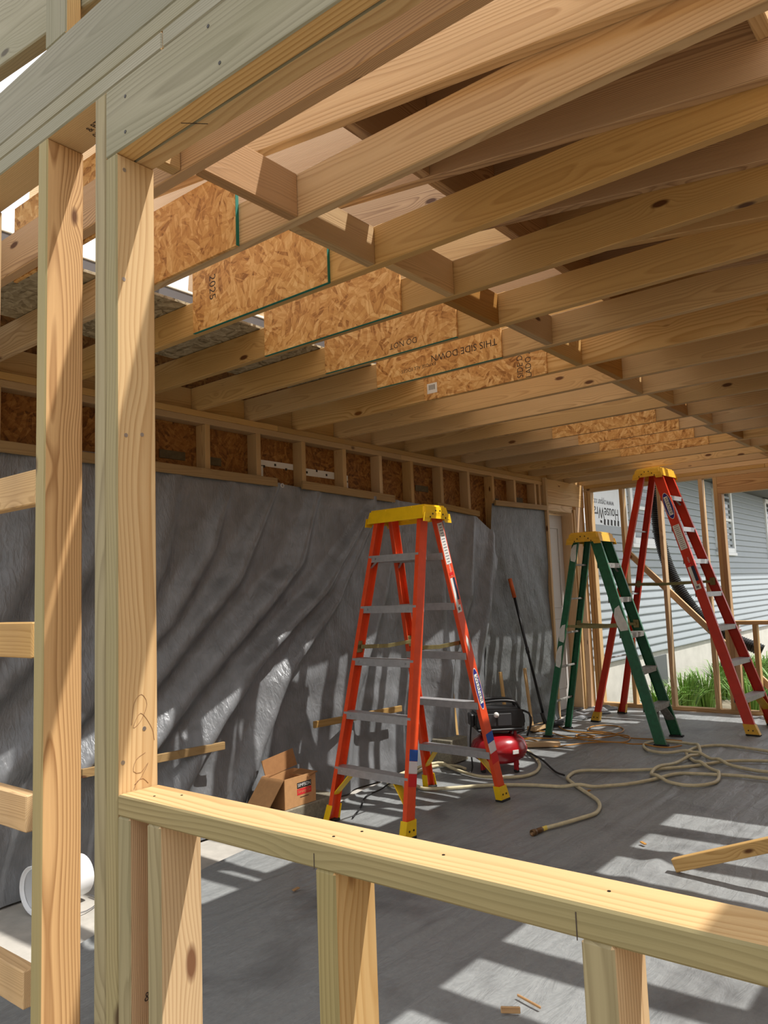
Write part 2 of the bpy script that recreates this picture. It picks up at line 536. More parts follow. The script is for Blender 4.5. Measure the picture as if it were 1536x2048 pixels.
def interp(pts, v):
    if v <= pts[0][0]: return pts[0][1]
    for (a, b), (c, d) in zip(pts, pts[1:]):
        if v <= c: return b + (d - b) * (v - a) / (c - a)
    return pts[-1][1]

def build_floor_tarp():
    edge = [(0.0, -2.70), (0.6, -2.85), (1.66, -3.20), (2.2, -3.27), (3.2, -3.5), (4.2, -3.58), (7.3, -3.58)]
    seam = [(0.1, -1.95), (1.44, -1.905), (1.92, -1.86), (2.5, -1.836), (3.16, -1.807), (4.12, -1.765), (4.77, -1.84), (7.3, -1.95)]
    seam2 = [(0.1, -2.02), (1.67, -1.97), (2.5, -1.90), (3.3, -1.85), (7.3, -1.80)]
    nx, ny = 210, 170
    verts = []; faces = []
    for j in range(ny + 1):
        y = 0.10 + 7.2 * j / ny
        x0 = interp(edge, y); x1 = 0.42
        for i in range(nx + 1):
            x = x0 + (x1 - x0) * i / nx
            h = 0.006 + 0.004 * (noise.noise(V((x * 5, y * 1.4, 0))) + 0.6 * noise.noise(V((x * 11, y * 4, 3.0))))
            h += 0.010 * math.exp(-((x - interp(seam, y)) / 0.022) ** 2)
            h += 0.006 * math.exp(-((x - interp(seam2, y)) / 0.018) ** 2) * (1 if y < 3.4 else 0)
            if i < 2: h = max(0.001, h * (0.2 + 0.4 * i)) + (0.012 if i == 1 else 0)
            dd = math.hypot((x + 1.33) * 1.0, (y - 2.95) * 0.8)
            h += 0.022 * math.exp(-((x + 1.42 - (y - 2.8) * 0.15) / 0.05) ** 2) * math.exp(-((y - 2.85) / 0.22) ** 2)
            verts.append((x, y, max(0.0012, h)))
    for j in range(ny):
        for i in range(nx):
            a = j * (nx + 1) + i
            faces.append((a, a + 1, a + nx + 2, a + nx + 1))
    o = meshobj('ground_tarp', None, M_FTARP, verts, faces, True)
    tag(o, 'dusty grey tarp spread over the floor with long fold lines', 'tarp')
build_floor_tarp()

# ------------------------------------------------------------------ front wall (nearest the viewer)
wf = thing('wall_front', 'near stud wall of grey-weathered lumber with a large window opening', 'wall', (0, 0, 0), kind='structure')
FY = (0.0, D4)
def near(name, xr, zr_, mat, yr=FY, fm=None):
    fm = fm or (M_GRAY if name in ('header', 'top_plate', 'gable_stud') else M_TAN)
    return lum(name, wf, mat, xr, yr, zr_, 0.003, (0, -1, 0), fm)
near('bottom_plate', (-3.65, XR), (0.0, T), M_FIR)
p1 = near('stud', (-1.627, -1.588), (T, 2.362), M_RED)
k1 = near('stud', (-1.391, -1.352), (T, 2.362), M_FIR)
j1 = near('jack_stud', (-1.351, -1.312), (T, 2.215), M_PINE)
for x in (-2.03, -2.44, -2.85, -3.26, -3.65):
    near('stud', (x, x + T), (T, 2.362), M_FIR)
near('top_plate', (-3.65, -1.160), (2.362, 2.3995), M_FIR)
near('top_plate', (-1.1575, XR), (2.362, 2.3995), M_FIR)
near('top_plate', (-3.65, XR), (2.4005, ZJ), M_FIR)
h1 = near('header', (-1.351, XR), (2.215, 2.3615), M_PINE, (0.0, 0.0443))
near('header', (-1.351, XR), (2.215, 2.3615), M_PINE, (0.0447, D4))
si = near('window_sill', (-1.311, XR), (0.927, 0.965), M_PINE)
near('cripple_stud', (-1.311, -1.273), (T, 0.927), M_RED)
for x in (-1.220, -0.811, -0.405, 0.0):
    near('cripple_stud', (x, x + T), (T, 0.927), M_PINE)
gs = near('gable_stud', (-1.600, -1.511), (2.578, 2.80), M_FIR, (0.0, T))
# nails, pencil marks and stamps on the near lumber
for x, z in ((-1.335, 1.65), (-1.335, 1.12)): pass
for y, z in ((0.020, 1.640), (0.056, 1.646), (0.018, 2.185), (0.016, 1.955), (0.058, 1.075), (0.012, 1.02)):
    nail(j1, LOC[j1.name].inverted() @ V((-1.312, y, z)), LOC[j1.name].to_3x3().inverted() @ V((1, 0, 0)), 0.0042, M_NAILB)
for x, z in ((-1.28, 2.32), (-1.28, 2.245), (-1.02, 2.335), (-0.99, 2.25), (-0.73, 2.33), (-0.70, 2.245)):
    nail(h1, LOC[h1.name].inverted() @ V((x, 0, z)), LOC[h1.name].to_3x3().inverted() @ V((0, -1, 0)), 0.0036)
for x, y in ((-1.24, 0.03), (-1.20, 0.06), (-0.80, 0.03), (-0.78, 0.07), (-0.39, 0.05), (-0.62, 0.05)):
    nail(si, LOC[si.name].inverted() @ V((x, y, 0.965)), LOC[si.name].to_3x3().inverted() @ V((0, 0, 1)), 0.0022)
M_PENCIL = plain('pencil_line', lin(138, 100, 66), 0.7)
def scribble(pts):
    tube('pencil_scribble', wf, M_PENCIL, [(-1.3116, y, z) for y, z in pts], 0.00045, 4, step=0.006)
scribble([(0.030, 1.085), (0.036, 1.125), (0.052, 1.14), (0.064, 1.12), (0.05, 1.09), (0.034, 1.08), (0.05, 1.105), (0.074, 1.075), (0.08, 1.05)])
scribble([(0.06, 1.03), (0.04, 1.02), (0.034, 1.00), (0.05, 0.995), (0.066, 1.01), (0.05, 0.985), (0.036, 0.975)])
scribble([(0.035, 0.967), (0.042, 0.98), (0.055, 0.983), (0.066, 0.972)])
text('grade_stamp', wf, M_STAMP, '& BTR\n09 12 17', (-1.468, 0.058, 2.3612), (1, 0, 0), (0, -1, 0), 0.022)
text('grade_stamp', wf, M_STAMP, '& BTR\nSPF', (-1.2722, 0.058, 0.60), (0, 1, 0), (0, 0, 1), 0.022)
slab('pencil_mark', wf, M_STAMP, (-1.12, 0.045, 2.2147), (0.7, 0.7, 0), (0, 0, 1), (0.05, 0.0006, 0.0016), 0)
slab('pencil_mark', wf, M_STAMP, (-0.8115, -0.0003, 0.937), (0, 0, 1), (1, 0, 0), (0.022, 0.0012, 0.0006), 0)
slab('pencil_mark', wf, M_STAMP, (-0.4085, -0.0003, 0.94), (0, 0, 1), (1, 0, 0), (0.03, 0.0012, 0.0006), 0)

# short 2x4 rungs standing behind the first stud
rg = thing('rung_rack', 'rack of short wooden rungs behind the leftmost stud', 'rack', (-2.45, 0.16, 0.0))
for z0, xe in ((1.574, -1.905), (1.186, -1.915), (0.762, -1.935), (0.350, -1.94)):
    lum('rung', rg, M_FIR, (0.0, xe + 2.45), (-0.019, 0.019), (z0, z0 + D4), 0.003)
lum('upright', rg, M_FIR, (0.02, 0.02 + D4), (0.019, 0.057), (0.0, 1.75), 0.003)

# ------------------------------------------------------------------ ceiling: joists, blocking, gussets
ce = thing('ceiling', 'open ceiling of exposed wooden joists joined by a row of blocking', 'ceiling', (0, 0, 0), kind='structure')
lum('rim_joist', ce, M_FIR, (-3.739, XR + D4), (0.0, T), (ZJ, ZJ + D6), 0.003, (0, -1, 0), M_GRAY)
JM = [M_RED, M_PINE, M_FIR, M_FIR, M_FIR, M_FIR, M_PINE, M_FIR, M_FIR, M_FIR, M_PINE, M_FIR, M_FIR, M_FIR, M_FIR, M_FIR, M_FIR]
joists = []
for k, y in enumerate(JY):
    joists.append(lum('joist', ce, JM[k], (-3.739, XR + D4), (y, y + T), (ZJ, ZJ + D6), 0.003))
joists.append(lum('joist', ce, M_FIR, (-3.739, XR + D4), (YB, YB + T), (ZJ, ZJ + D6), 0.003))
ys = [0.0] + JY + [YB]
for k in range(len(ys) - 1):
    xf = -1.545 if k % 2 else -1.590
    lum('blocking', ce, (M_FIR, M_OLD, M_FIR)[k % 3], (xf - T, xf), (ys[k] + T + 0.0008, ys[k + 1] - 0.0008), (ZJ + 0.001, ZJ + D6 - 0.002), 0.003)
    lum('rim_blocking', ce, M_FIR, (-3.738, -3.701), (ys[k] + T + 0.0008, ys[k + 1] - 0.0008), (ZJ + 0.001, ZJ + D6 - 0.002), 0.003)
for k in (0, 1, 2, 3, 4, 5, 6, 10, 11, 12, 13):
    j = joists[k]
    inv = LOC[j.name].inverted()
    y = JY[k]
    x0, x1 = -2.58 + random.uniform(-.02, .02), -1.80 + random.uniform(-.015, .02)
    gu = slab('gusset', j, M_OSB, V(((x0 + x1) / 2, y - 0.0062 if k else y + T + 0.0062, 2.568)), (1, 0, 0), (0, 0, 1), (x1 - x0, 0.268, 0.0118), 0.001, rel=inv)
    L = x1 - x0
    if k in (1, 2):
        slab('painted_edge', j, M_TEAL, V((x1 + 0.0008, y - 0.0064, 2.568)), (0, 0, 1), (0, 1, 0), (0.267, 0.0125, 0.0014), 0, rel=inv)
    if k in (2, 3, 4, 5):
        slab('painted_edge', j, M_TEAL, V(((x0 + x1) / 2, y - 0.0064, 2.4332)), (1, 0, 0), (0, 1, 0), (L, 0.0125, 0.0014), 0, rel=inv)
    yy = y - 0.0124
    if k == 2:
        text('panel_print', j, M_STAMP, '2025', V((x0 + 0.13, yy, 2.60)), (0, 0, -1), (1, 0, 0), 0.055, rel=inv)
    if k == 4:
        text('panel_print', j, M_STAMP, 'DO NOT', V((x0 + 0.50, yy, 2.475)), (-1, 0, 0), (0, 0, -1), 0.04, rel=inv)
    if k == 5:
        text('panel_print', j, M_STAMP, 'THIS SIDE DOWN', V((x1 - 0.22, yy, 2.52)), (-1, 0, 0), (0, 0, -1), 0.05, rel=inv)
        text('panel_print', j, M_STAMP, 'EXPOSE ALL EDGES', V((x1 - 0.50, yy, 2.49)), (-1, 0, 0), (0, 0, -1), 0.026, rel=inv)
    if k == 6:
        text('panel_print', j, M_STAMP, 'SIDE DOWN\nLADO ABAJO', V((x1 - 0.13, yy, 2.56)), (0, 0, 1), (-1, 0, 0), 0.05, 0.85, rel=inv)
        slab('barcode_sticker', j, M_LABEL, V((x0 + 0.06, yy, 2.50)), (1, 0, 0), (0, 0, 1), (0.07, 0.06, 0.0006), 0, rel=inv)
        for q in range(7):
            slab('barcode_bar', j, M_INK, V((x0 + 0.038 + q * 0.007, yy - 0.0005, 2.506)), (0, 0, 1), (1, 0, 0), (0.03, 0.002 + 0.002 * (q % 2), 0.0004), 0, rel=inv)

# ------------------------------------------------------------------ roof: rafters, blocks, plywood
ro = thing('roof', 'low-slope roof of rafters partly covered with plywood sheathing', 'roof', (0, 0, 0), kind='structure')
SL = V((1, 0, -0.125)).normalized()
DR = 0.286
def rafter(y0, mat, front=None):
    xa, xb = -3.12, 0.70
    L = (xb - xa) / SL.x
    c = V(((xa + xb) / 2, y0 + T / 2, zr((xa + xb) / 2) + DR / 2 / SL.x))
    return slab('rafter', ro, mat, c, SL, (0, 0, 1), (L, DR, T), 0.003, front, M_GRAY if front else None)
RY = [0.039] + [y - T - 0.0005 for y in JY] + [YB - T]
RMAT = [M_GRAY, M_FIR, M_PINE, M_RED, M_RED, M_FIR]
for k, y in enumerate(RY):
    rafter(y, RMAT[k] if k < 6 else (M_RED, M_FIR)[k % 2])
for k in range(2, len(RY) - 1):
    for xc in (-1.341, -0.331):
        slab('rafter_block', ro, M_RED if xc < -1 else M_PINE, (xc, (RY[k] + T + RY[k + 1]) / 2, zr(xc) + (DR / 2 if xc < -1 else DR - 0.10)), (0, 1, 0), (0, 0, 1), (RY[k + 1] - RY[k] - T - 0.001, DR - 0.006 if xc < -1 else 0.18, T), 0.003)
def panel(xa, xb, ya, yb):
    c = V(((xa + xb) / 2, (ya + yb) / 2, zr((xa + xb) / 2) + DR / SL.x + 0.007))
    slab('plywood_panel', ro, M_PLY, c, SL, (0, 1, 0), ((xb - xa) / SL.x, yb - ya, 0.012), 0.0008)
for ya, yb in ((0.725, 3.155), (3.158, 5.595), (5.598, 7.46)):
    panel(-1.375, -0.305, ya, yb)
for ya, yb in ((4.63, 6.05), (6.053, 7.46)):
    panel(-0.302, 0.70, ya, yb)
# existing eave of the house, resting over the joist ends
ev = thing('house_eave', 'old house eave with grey strand board underside above the joist ends', 'eave', (0, 0, 0), kind='structure')
for ya, yb in ((-0.3, 1.06), (1.063, 2.28), (2.283, 2.85)):
    lum('eave_board', ev, M_OSBGRAY, (-3.30, -2.64), (ya, yb), (ZJ + D6 + 0.002, ZJ + D6 + 0.014), 0.001)
lum('fascia', ev, M_GUTTER, (-2.80, -2.775), (-0.3, 7.4), (ZJ + D6 + 0.0145, 2.70), 0.003)
lum('drip_edge', ev, M_TRIMW, (-2.84, -2.77), (-0.3, 7.4), (2.70, 2.712), 0.002)
slab('roof_slope', ev, M_WRAP, (-4.1, 3.55, 3.02), (1, 0, -0.24), (0, 1, 0), (2.6, 7.7, 0.03), 0.003)

# ------------------------------------------------------------------ left wall (house side) behind the tarps
wl = thing('wall_left', 'house-side stud wall with old strand board above the silver tarp', 'wall', (XL, 0, 0), kind='structure')
def lw(name, mat, xr, yr, zr_, bev=0.0025):
    return lum(name, wl, mat, (xr[0] - XL, xr[1] - XL), yr, zr_, bev)
SX = (-3.739, -3.65)
lw('bottom_plate', M_OLD, SX, (0.0, 6.42), (0.0, T))
for ya, yb in ((0.0, 2.66), (2.662, 6.42)):
    lw('top_plate', M_FIR, SX, (ya, yb), (2.4005, ZJ))
for ya, yb in ((0.0, 3.99), (3.992, 6.42)):
    lw('top_plate', M_FIR, SX, (ya, yb), (2.362, 2.3995))
for y in (0.0, 0.41, 0.82, 1.235, 1.65, 2.062, 2.467, 2.876, 3.293, 3.707, 4.108, 4.53, 4.95, 5.372, 5.783, 6.204, 6.30):
    lw('stud', M_FIR, SX, (y, y + T), (T, 2.362))
for ya in (0.0, 1.222, 2.444, 3.666, 4.888, 6.11):
    lw('osb_panel', M_OSBOLD, (-3.752, -3.7395), (ya, min(ya + 1.22, 6.40)), (0.0, 2.80), 0.001)
lw('door_post', M_FIR, (-3.648, -3.61), (6.375, 6.413), (0.0, ZJ))
lw('door_header', M_PINE, (-3.739, -3.648), (6.42, 7.368), (2.185, ZJ))
lw('trimmer', M_RED, (-3.739, -3.65), (7.15, 7.30), (0.0, 2.185))
lw('trimmer', M_FIR, (-3.739, -3.652), (7.32, 7.36), (0.0, 2.185))
for y0, y1, z in ((1.80, 1.98, 2.165), (2.12, 2.25, 2.16), (4.28, 4.46, 2.17), (5.50, 5.62, 2.15), (5.95, 6.1, 2.19)):
    lw('strap_plate', M_BRACKET, (-3.739, -3.733), (y0, y1), (z - 0.025, z + 0.025), 0.001)
for y0, y1, z0, z1 in ((2.56, 2.875, 2.175, 2.215), (2.56, 2.60, 2.05, 2.18), (2.915, 3.29, 2.15, 2.20), (3.335, 3.44, 2.14, 2.19), (3.40, 3.44, 2.06, 2.15)):
    lw('wrap_strip', M_LABEL, (-3.7385, -3.7365), (y0, y1), (z0, z1), 0)
for q in range(9):
    y = 2.60 + q * 0.1
    lw('cap_fastener', M_INK, (-3.7365, -3.735), (y, y + 0.016), (2.165 + 0.02 * (q % 2), 2.181 + 0.02 * (q % 2)), 0)

d1 = thing('door_1', 'pale painted door recessed in a tan jamb beside the tarp', 'door', (-3.8, 6.75, 0.0), kind='structure')
def dr(name, mat, xr, yr, zr_, bev=0.003):
    return lum(name, d1, mat, (xr[0] + 3.8, xr[1] + 3.8), (yr[0] - 6.75, yr[1] - 6.75), zr_, bev)
ds = dr('door_slab', M_DOOR, (-3.825, -3.785), (6.42, 7.055), (0.02, 2.09))
for a, b in ((-0.75, -0.05), (0.05, 0.75)):
    pass
for z0, z1 in ((1.10, 1.95), (0.25, 0.98)):
    for yr in ((6.50, 6.515), (6.93, 6.945)):
        dr('panel_moulding', M_DOOR, (-3.786, -3.775), yr, (z0, z1), 0.002)
    for zz in (z0, z1):
        dr('panel_moulding', M_DOOR, (-3.786, -3.775), (6.5, 6.945), (zz - 0.008, zz + 0.008), 0.002)
dr('door_jamb', M_PINE, (-3.92, -3.66), (7.06, 7.085), (0.0, 2.15))
dr('door_jamb', M_PINE, (-3.92, -3.66), (6.415, 7.085), (2.11, 2.184))
dr('door_casing', M_PINE, (-3.665, -3.645), (7.085, 7.13), (0.0, 2.15))
dr('threshold', M_BLACKP, (-3.92, -3.66), (6.42, 7.06), (0.0, 0.02))

# ------------------------------------------------------------------ back wall
wb = thing('wall_back', 'far open stud wall with a window opening facing the grey house', 'wall', (0, YB, 0), kind='structure')
def bw(name, mat, xr, zr_, yr=(0.0, D4), bev=0.0025):
    return lum(name, wb, mat, xr, yr, zr_, bev)
bw('bottom_plate', M_PINE, (-3.65, XR), (0.0, T))
bw('top_plate', M_FIR, (-3.65, XR), (2.362, 2.3995))
bw('top_plate', M_FIR, (-3.65, -1.75), (2.4005, ZJ))
bw('top_plate', M_FIR, (-1.748, XR), (2.4005, ZJ))
for x in (-3.648, -3.605):
    bw('stud', M_FIR, (x, x + T), (T, 2.362))
for x in (-3.237, -2.827, -2.393):
    bw('stud', M_PINE, (x, x + T), (T, 2.362))
bw('stud', M_FIR, (-2.248, -2.210), (T, 2.362))
bw('jack_stud', M_RED, (-2.2095, -2.1715), (T, 2.19))
bw('header', M_RED, (-2.2095, 0.0), (2.19, 2.3615))
bw('window_sill', M_FIR, (-2.171, 0.0), (0.873, 0.911))
for x in (-2.171, -1.99, -1.58, -1.17, -0.76, -0.35):
    bw('cripple_stud', M_FIR, (x, x + T), (T, 0.873))
for x in (0.0, 0.41):
    bw('stud', M_FIR, (x, x + T), (T, 2.362))
slab('brace', wb, M_PINE, (-2.45, D4 + 0.021, 0.845), V((1.35, 0, -1.43)), (0, 1, 0), (2.35, T, 0.062), 0.003)

# ------------------------------------------------------------------ right wall (out of frame, carries the joists)
wr = thing('wall_right', 'unseen post and beam wall carrying the joists, sheathing added to darken the room', 'wall', (XR, 0, 0), kind='structure')
def rw(name, mat, yr, zr_, xr=(0.0, D4)):
    return lum(name, wr, mat, xr, yr, zr_)
rw('bottom_plate', M_FIR, (0.0, YB + D4), (0.0, T))
rw('top_plate', M_FIR, (0.0, YB + D4), (2.362, ZJ))
rw('beam', M_FIR, (0.0, YB + D4), (2.12, 2.361))
for ya in (0.0, 1.222, 2.444, 3.666, 4.888, 6.11):  # unseen sheathing, added to close the wall and darken the room
    rw('osb_panel', M_OSB, (ya, min(ya + 1.22, 7.45)), (0.0, 2.438), (D4, D4 + 0.011))
for y in (0.0, 1.84, 3.68, 5.52, YB):
    rw('post', M_FIR, (y, y + D4), (T, 2.12))

# ------------------------------------------------------------------ neighbouring wing of the house
wh = thing('wall_house', 'grey clapboard house wall seen through the far stud wall', 'wall', (-3.75, 8.0, 0.0), kind='structure')
def hw(name, mat, xr, yr, zr_, bev=0.003):
    return lum(name, wh, mat, xr, (yr[0] - 8, yr[1] - 8), zr_, bev)
ex = 0.1016
for k in range(25):
    z = 0.41 + k * ex
    y0 = 7.47 if z + ex < 2.06 else 8.80
    y1 = 22.0
    prof = [(0.0, 0.0), (0.024, 0.0), (0.024, 0.014), (0.003, ex + 0.004), (0.0, ex + 0.004)]
    vv = [(a, y - 8.0, z + b) for y in (y0, y1) for a, b in prof]
    ff = [(0, 1, 6, 5), (1, 2, 7, 6), (2, 3, 8, 7), (3, 4, 9, 8), (4, 0, 5, 9), (4, 3, 2, 1, 0), (5, 6, 7, 8, 9)]
    meshobj('siding_board', wh, M_SIDING, vv, ff)
hw('house_sheathing', M_SOFFIT, (-0.05, -0.002), (7.46, 22), (0.40, 3.0))
hw('foundation', M_FOUND, (-0.06, -0.01), (7.46, 22), (-0.30, 0.40))
hw('house_wrap', M_WRAP, (-0.002, 0.004), (7.47, 8.80), (2.03, 3.0), 0)
hw('basement_window', M_SOFFIT, (-0.012, 0.01), (9.35, 9.95), (-0.05, 0.34))
hw('soffit', M_SOFFIT, (0.0, 0.80), (7.9, 22), (2.97, 3.0))
hw('corner_trim', M_TRIMW, (0.0, 0.035), (8.78, 8.84), (2.05, 2.95))
text('wrap_print', wh, M_INK, 'HouseWrap', (0.006, 8.18 - 8, 2.19), (0, -1, 0), (0, 0, -1), 0.20, 0.84)
text('wrap_print', wh, M_LTEXT, 'www.typar.com', (0.006, 8.12 - 8, 2.31), (0, -1, 0), (0, 0, -1), 0.115, 0.95)
for q in range(6):
    slab('wrap_print', wh, M_INK, (0.006, 8.05 - 8 + q * 0.105, 2.075), (0, 0.15, 1), (0, 1, 0), (0.07 if q else 0.03, 0.05, 0.0006), 0)
for n_, y0, y1, z0, z1 in ((1, 8.93, 9.92, 1.83, 2.80), (2, 12.68, 13.78, 1.79, 2.94), (3, 16.25, 17.3, 1.79, 2.94)):
    wn = thing('window_%d' % n_, ('house window behind the tall ladder with white trim', 'narrow-looking white trimmed house window between far studs', 'white trimmed house window cut by the right edge')[n_ - 1], 'window', (-3.75, (y0 + y1) / 2, z0), kind='structure')
    hy = (y1 - y0) / 2; hz = z1 - z0
    for yr, zz in (((-hy, -hy + 0.08), (0, hz)), ((hy - 0.08, hy), (0, hz)), ((-hy, hy), (0, 0.08)), ((-hy, hy), (hz - 0.08, hz))):
        lum('window_frame', wn, M_TRIMW, (-0.01, 0.05), yr, zz, 0.004)
    lum('window_rail', wn, M_TRIMW, (-0.01, 0.035), (-hy + 0.08, hy - 0.08), (hz / 2 - 0.025, hz / 2 + 0.025), 0.004)
    lum('window_pane', wn, M_GLASS, (-0.01, 0.012), (-hy + 0.08, hy - 0.08), (0.08, hz / 2 - 0.025), 0)
    lum('window_pane', wn, M_GLASS, (-0.01, 0.018), (-hy + 0.08, hy - 0.08), (hz / 2 + 0.025, hz - 0.08), 0)
    lum('window_apron', wn, M_TRIMW, (-0.01, 0.06), (-hy - 0.03, hy + 0.03), (-0.05, 0.0), 0.004)

# ------------------------------------------------------------------ tarps on the house-side wall
FOLDS = [  # ridge lines as (y, z) from top to bottom, height, width
    ([(2.618, 2.05), (2.231, 1.456), (1.731, 0.972), (1.2, 0.5)], 0.060, 0.07),
    ([(2.991, 2.015), (2.735, 1.519), (2.035, 0.944), (1.6, 0.55)], 0.065, 0.08),
    ([(3.579, 1.967), (2.963, 1.352), (2.335, 0.915), (2.065, 0.631), (1.7, 0.2)], 0.070, 0.07),
    ([(3.60, 1.891), (3.10, 1.282), (2.60, 0.80), (2.3, 0.3)], 0.055, 0.05),
    ([(3.876, 1.95), (3.597, 1.266), (3.23, 0.593), (3.1, 0.1)], 0.050, 0.07),
    ([(4.485, 1.95), (4.351, 1.043), (4.25, 0.1)], 0.045, 0.08),
    ([(4.961, 1.925), (4.738, 1.231), (4.39, 0.641), (4.3, 0.05)], 0.055, 0.08),
    ([(5.30, 1.80), (5.10, 1.2), (4.80, 0.5), (4.75, 0.0)], 0.040, 0.07),
    ([(2.243, 2.033), (2.046, 1.603), (1.733, 1.187), (1.2, 0.75)], 0.045, 0.06),
    ([(1.85, 2.05), (1.70, 1.5), (1.35, 1.0), (0.9, 0.6)], 0.045, 0.08),
    ([(1.45, 2.07), (1.32, 1.6), (1.05, 1.15), (0.6, 0.7)], 0.045, 0.07),
    ([(1.05, 2.07), (0.95, 1.5), (0.7, 1.0), (0.3, 0.55)], 0.045, 0.08),
    ([(0.55, 2.07), (0.5, 1.5), (0.2, 0.8)], 0.045, 0.08),
    ([(0.6, 0.50), (1.1, 0.34), (1.6, 0.30), (2.2, 0.34)], 0.0, 0.07),
]
def fold_height(y, z):
    h = 0.0
    for pl, amp, wd in FOLDS:
        if amp == 0: continue
        zt, zb = pl[0][1], pl[-1][1]
        zz = min(zt, max(zb - 0.25, z))
        yf = None
        for (ya, za), (yb, zb_) in zip(pl, pl[1:]):
            if zz >= zb_:
                yf = ya + (yb - ya) * (za - zz) / (za - zb_)
                break
        if yf is None:
            (ya, za), (yb, zb_) = pl[-2], pl[-1]
            yf = yb + (yb - ya) * (zb_ - zz) / (za - zb_)
        k = min(1.0, max(0.0, (zt + 0.03 - z) / 0.7))
        wv = wd * (0.6 + 1.15 * k)
        d = (y - yf) / wv
        fade = min(1.0, max(0.0, (z - (zb - 0.35)) / 0.35))
        if d > 0: d *= 1.5
        h += 1.6 * amp * (0.25 + 0.75 * k) * fade * math.exp(-d * d)
    return h

def tarp_sheet(name, mat, y0, y1, top, left, right, zlow, kick, label, seed, folds=True, base=XL + 0.004):
    ny = int((y1 - y0) / 0.021); nz = 100
    verts = []; faces = []
    for j in range(nz + 1):
        t = j / nz
        for i in range(ny + 1):
            s = i / ny
            yy = y0 + (y1 - y0) * s
            zt = interp(top, yy)
            z = zlow + (zt - zlow) * t
            ya = interp(left, z) if left else y0
            yb = interp(right, z) if right else y1
            y = ya + (yb - ya) * s
            zt = interp(top, y)
            z = zlow + (zt - zlow) * t
            free = min(1.0, (zt - z) / 0.5)
            n1 = noise.noise(V((y * 2.2 + z * 1.3, z * 0.9, seed)))
            n2 = noise.noise(V((y * 6.0 + z * 3.0, z * 2.6, seed + 4)))
            n3 = noise.noise(V((y * 17.0, z * 9.0, seed + 9)))
            n4 = noise.noise(V((y * 3.0, z * 7.0, seed + 13)))
            h = 0.012 + free * (0.022 * (n1 + 0.4) + 0.009 * n2 + 0.003 * n3 + 0.010 * n4 * (1 if z < 0.9 else 0.4))
            if folds: h += fold_height(y, z)
            h += kick * max(0.0, 1 - z / 0.5) ** 2
            verts.append((base + max(0.001, h), y, z))
    for j in range(nz):
        for i in range(ny):
            a = j * (ny + 1) + i
            faces.append((a, a + 1, a + ny + 2, a + ny + 1))
    o = meshobj(name, None, mat, verts, faces, True)
    return tag(o, label, 'tarp')
tp1 = tarp_sheet('wall_tarp', M_TARP, 0.02, 5.46,
    [(0.0, 2.09), (0.855, 2.09), (1.345, 2.10), (1.73, 2.07), (2.53, 2.05), (2.65, 2.05), (2.85, 2.04), (3.78, 2.03), (4.36, 2.015), (5.0, 1.985), (5.46, 1.76)],
    None, [(0.0, 5.05), (0.6, 5.10), (1.1, 5.20), (1.53, 5.36), (1.8, 5.46), (2.1, 5.46)], 0.012, 0.07,
    'large creased silver tarp hanging across the house-side wall', 1.0)
tp2 = tarp_sheet('wall_tarp', M_TARP2, 4.95, 6.37, [(4.9, 2.08), (5.3, 2.10), (6.4, 2.135)],
    [(0.0, 4.95), (1.0, 5.1), (1.7, 5.25), (2.1, 5.33)], None, 0.012, 0.03,
    'smoother dark grey tarp hanging beside the door', 5.0, False, XL + 0.001)
for y, z in ((2.649, 2.035), (3.805, 2.015)):
    mw = Matrix.Rotation(math.pi / 2, 4, 'Y')
    mw.translation = V((XL + 0.04, y, z))
    lathe('grommet', tp1, M_NAILB, [(0.007, 0), (0.010, 0.003), (0.015, 0.002), (0.016, 0)], 14, mw)
def batten(y0, z0, y1, z1, hgt, label, x=XL + 0.045, mat=M_BATTEN, th=0.02):
    o = slab('batten', None, mat, (x + th / 2, (y0 + y1) / 2, (z0 + z1) / 2), (0, y1 - y0, z1 - z0), (0, 0, 1), (math.hypot(y1 - y0, z1 - z0), hgt, th), 0.002)
    tag(o, label, 'batten', 'wooden battens pinning the tarps')
batten(0.30, 2.07, 2.60, 2.05, 0.055, 'long wooden batten pinning the top left of the silver tarp', XL + 0.03)
batten(2.83, 2.055, 3.83, 2.03, 0.055, 'wooden batten above the yellow ladder cap left of it', XL + 0.03)
batten(4.40, 2.02, 5.05, 1.985, 0.05, 'short wooden batten right of the near ladder cap', XL + 0.03)
batten(5.34, 2.105, 6.365, 2.12, 0.05, 'wooden batten along the top of the dark tarp', XL + 0.03)
batten(2.788, 0.500, 3.696, 0.478, 0.042, 'wooden batten low on the tarp behind the near ladder', XL + 0.12)
batten(1.20, 0.515, 2.063, 0.497, 0.042, 'wooden batten low on the tarp behind the two posts', XL + 0.12)

# ------------------------------------------------------------------ ladders
def rail(name, parent, mat, p0, p1, side, web, fl=0.028, th=0.004):
    """channel rail from p0 to p1, web on the outer side"""
    pr = [(0, -web / 2), (0, web / 2), (-fl, web / 2), (-fl, web / 2 - th), (-th, web / 2 - th), (-th, -web / 2 + th), (-fl, -web / 2 + th), (-fl, -web / 2)]
    vv = [(p[0] + side * a, p[1] + b, p[2]) for p in (p0, p1) for a, b in pr]
    n = 8
    ff = [(k, (k + 1) % n, n + (k + 1) % n, n + k) for k in range(n)]
    ff += [(0, 1, 2, 3, 4, 5, 6, 7)[::-1], tuple(range(8, 16))]
    if side < 0:
        ff = [f[::-1] for f in ff]
    return meshobj(name, parent, mat, vv, ff)

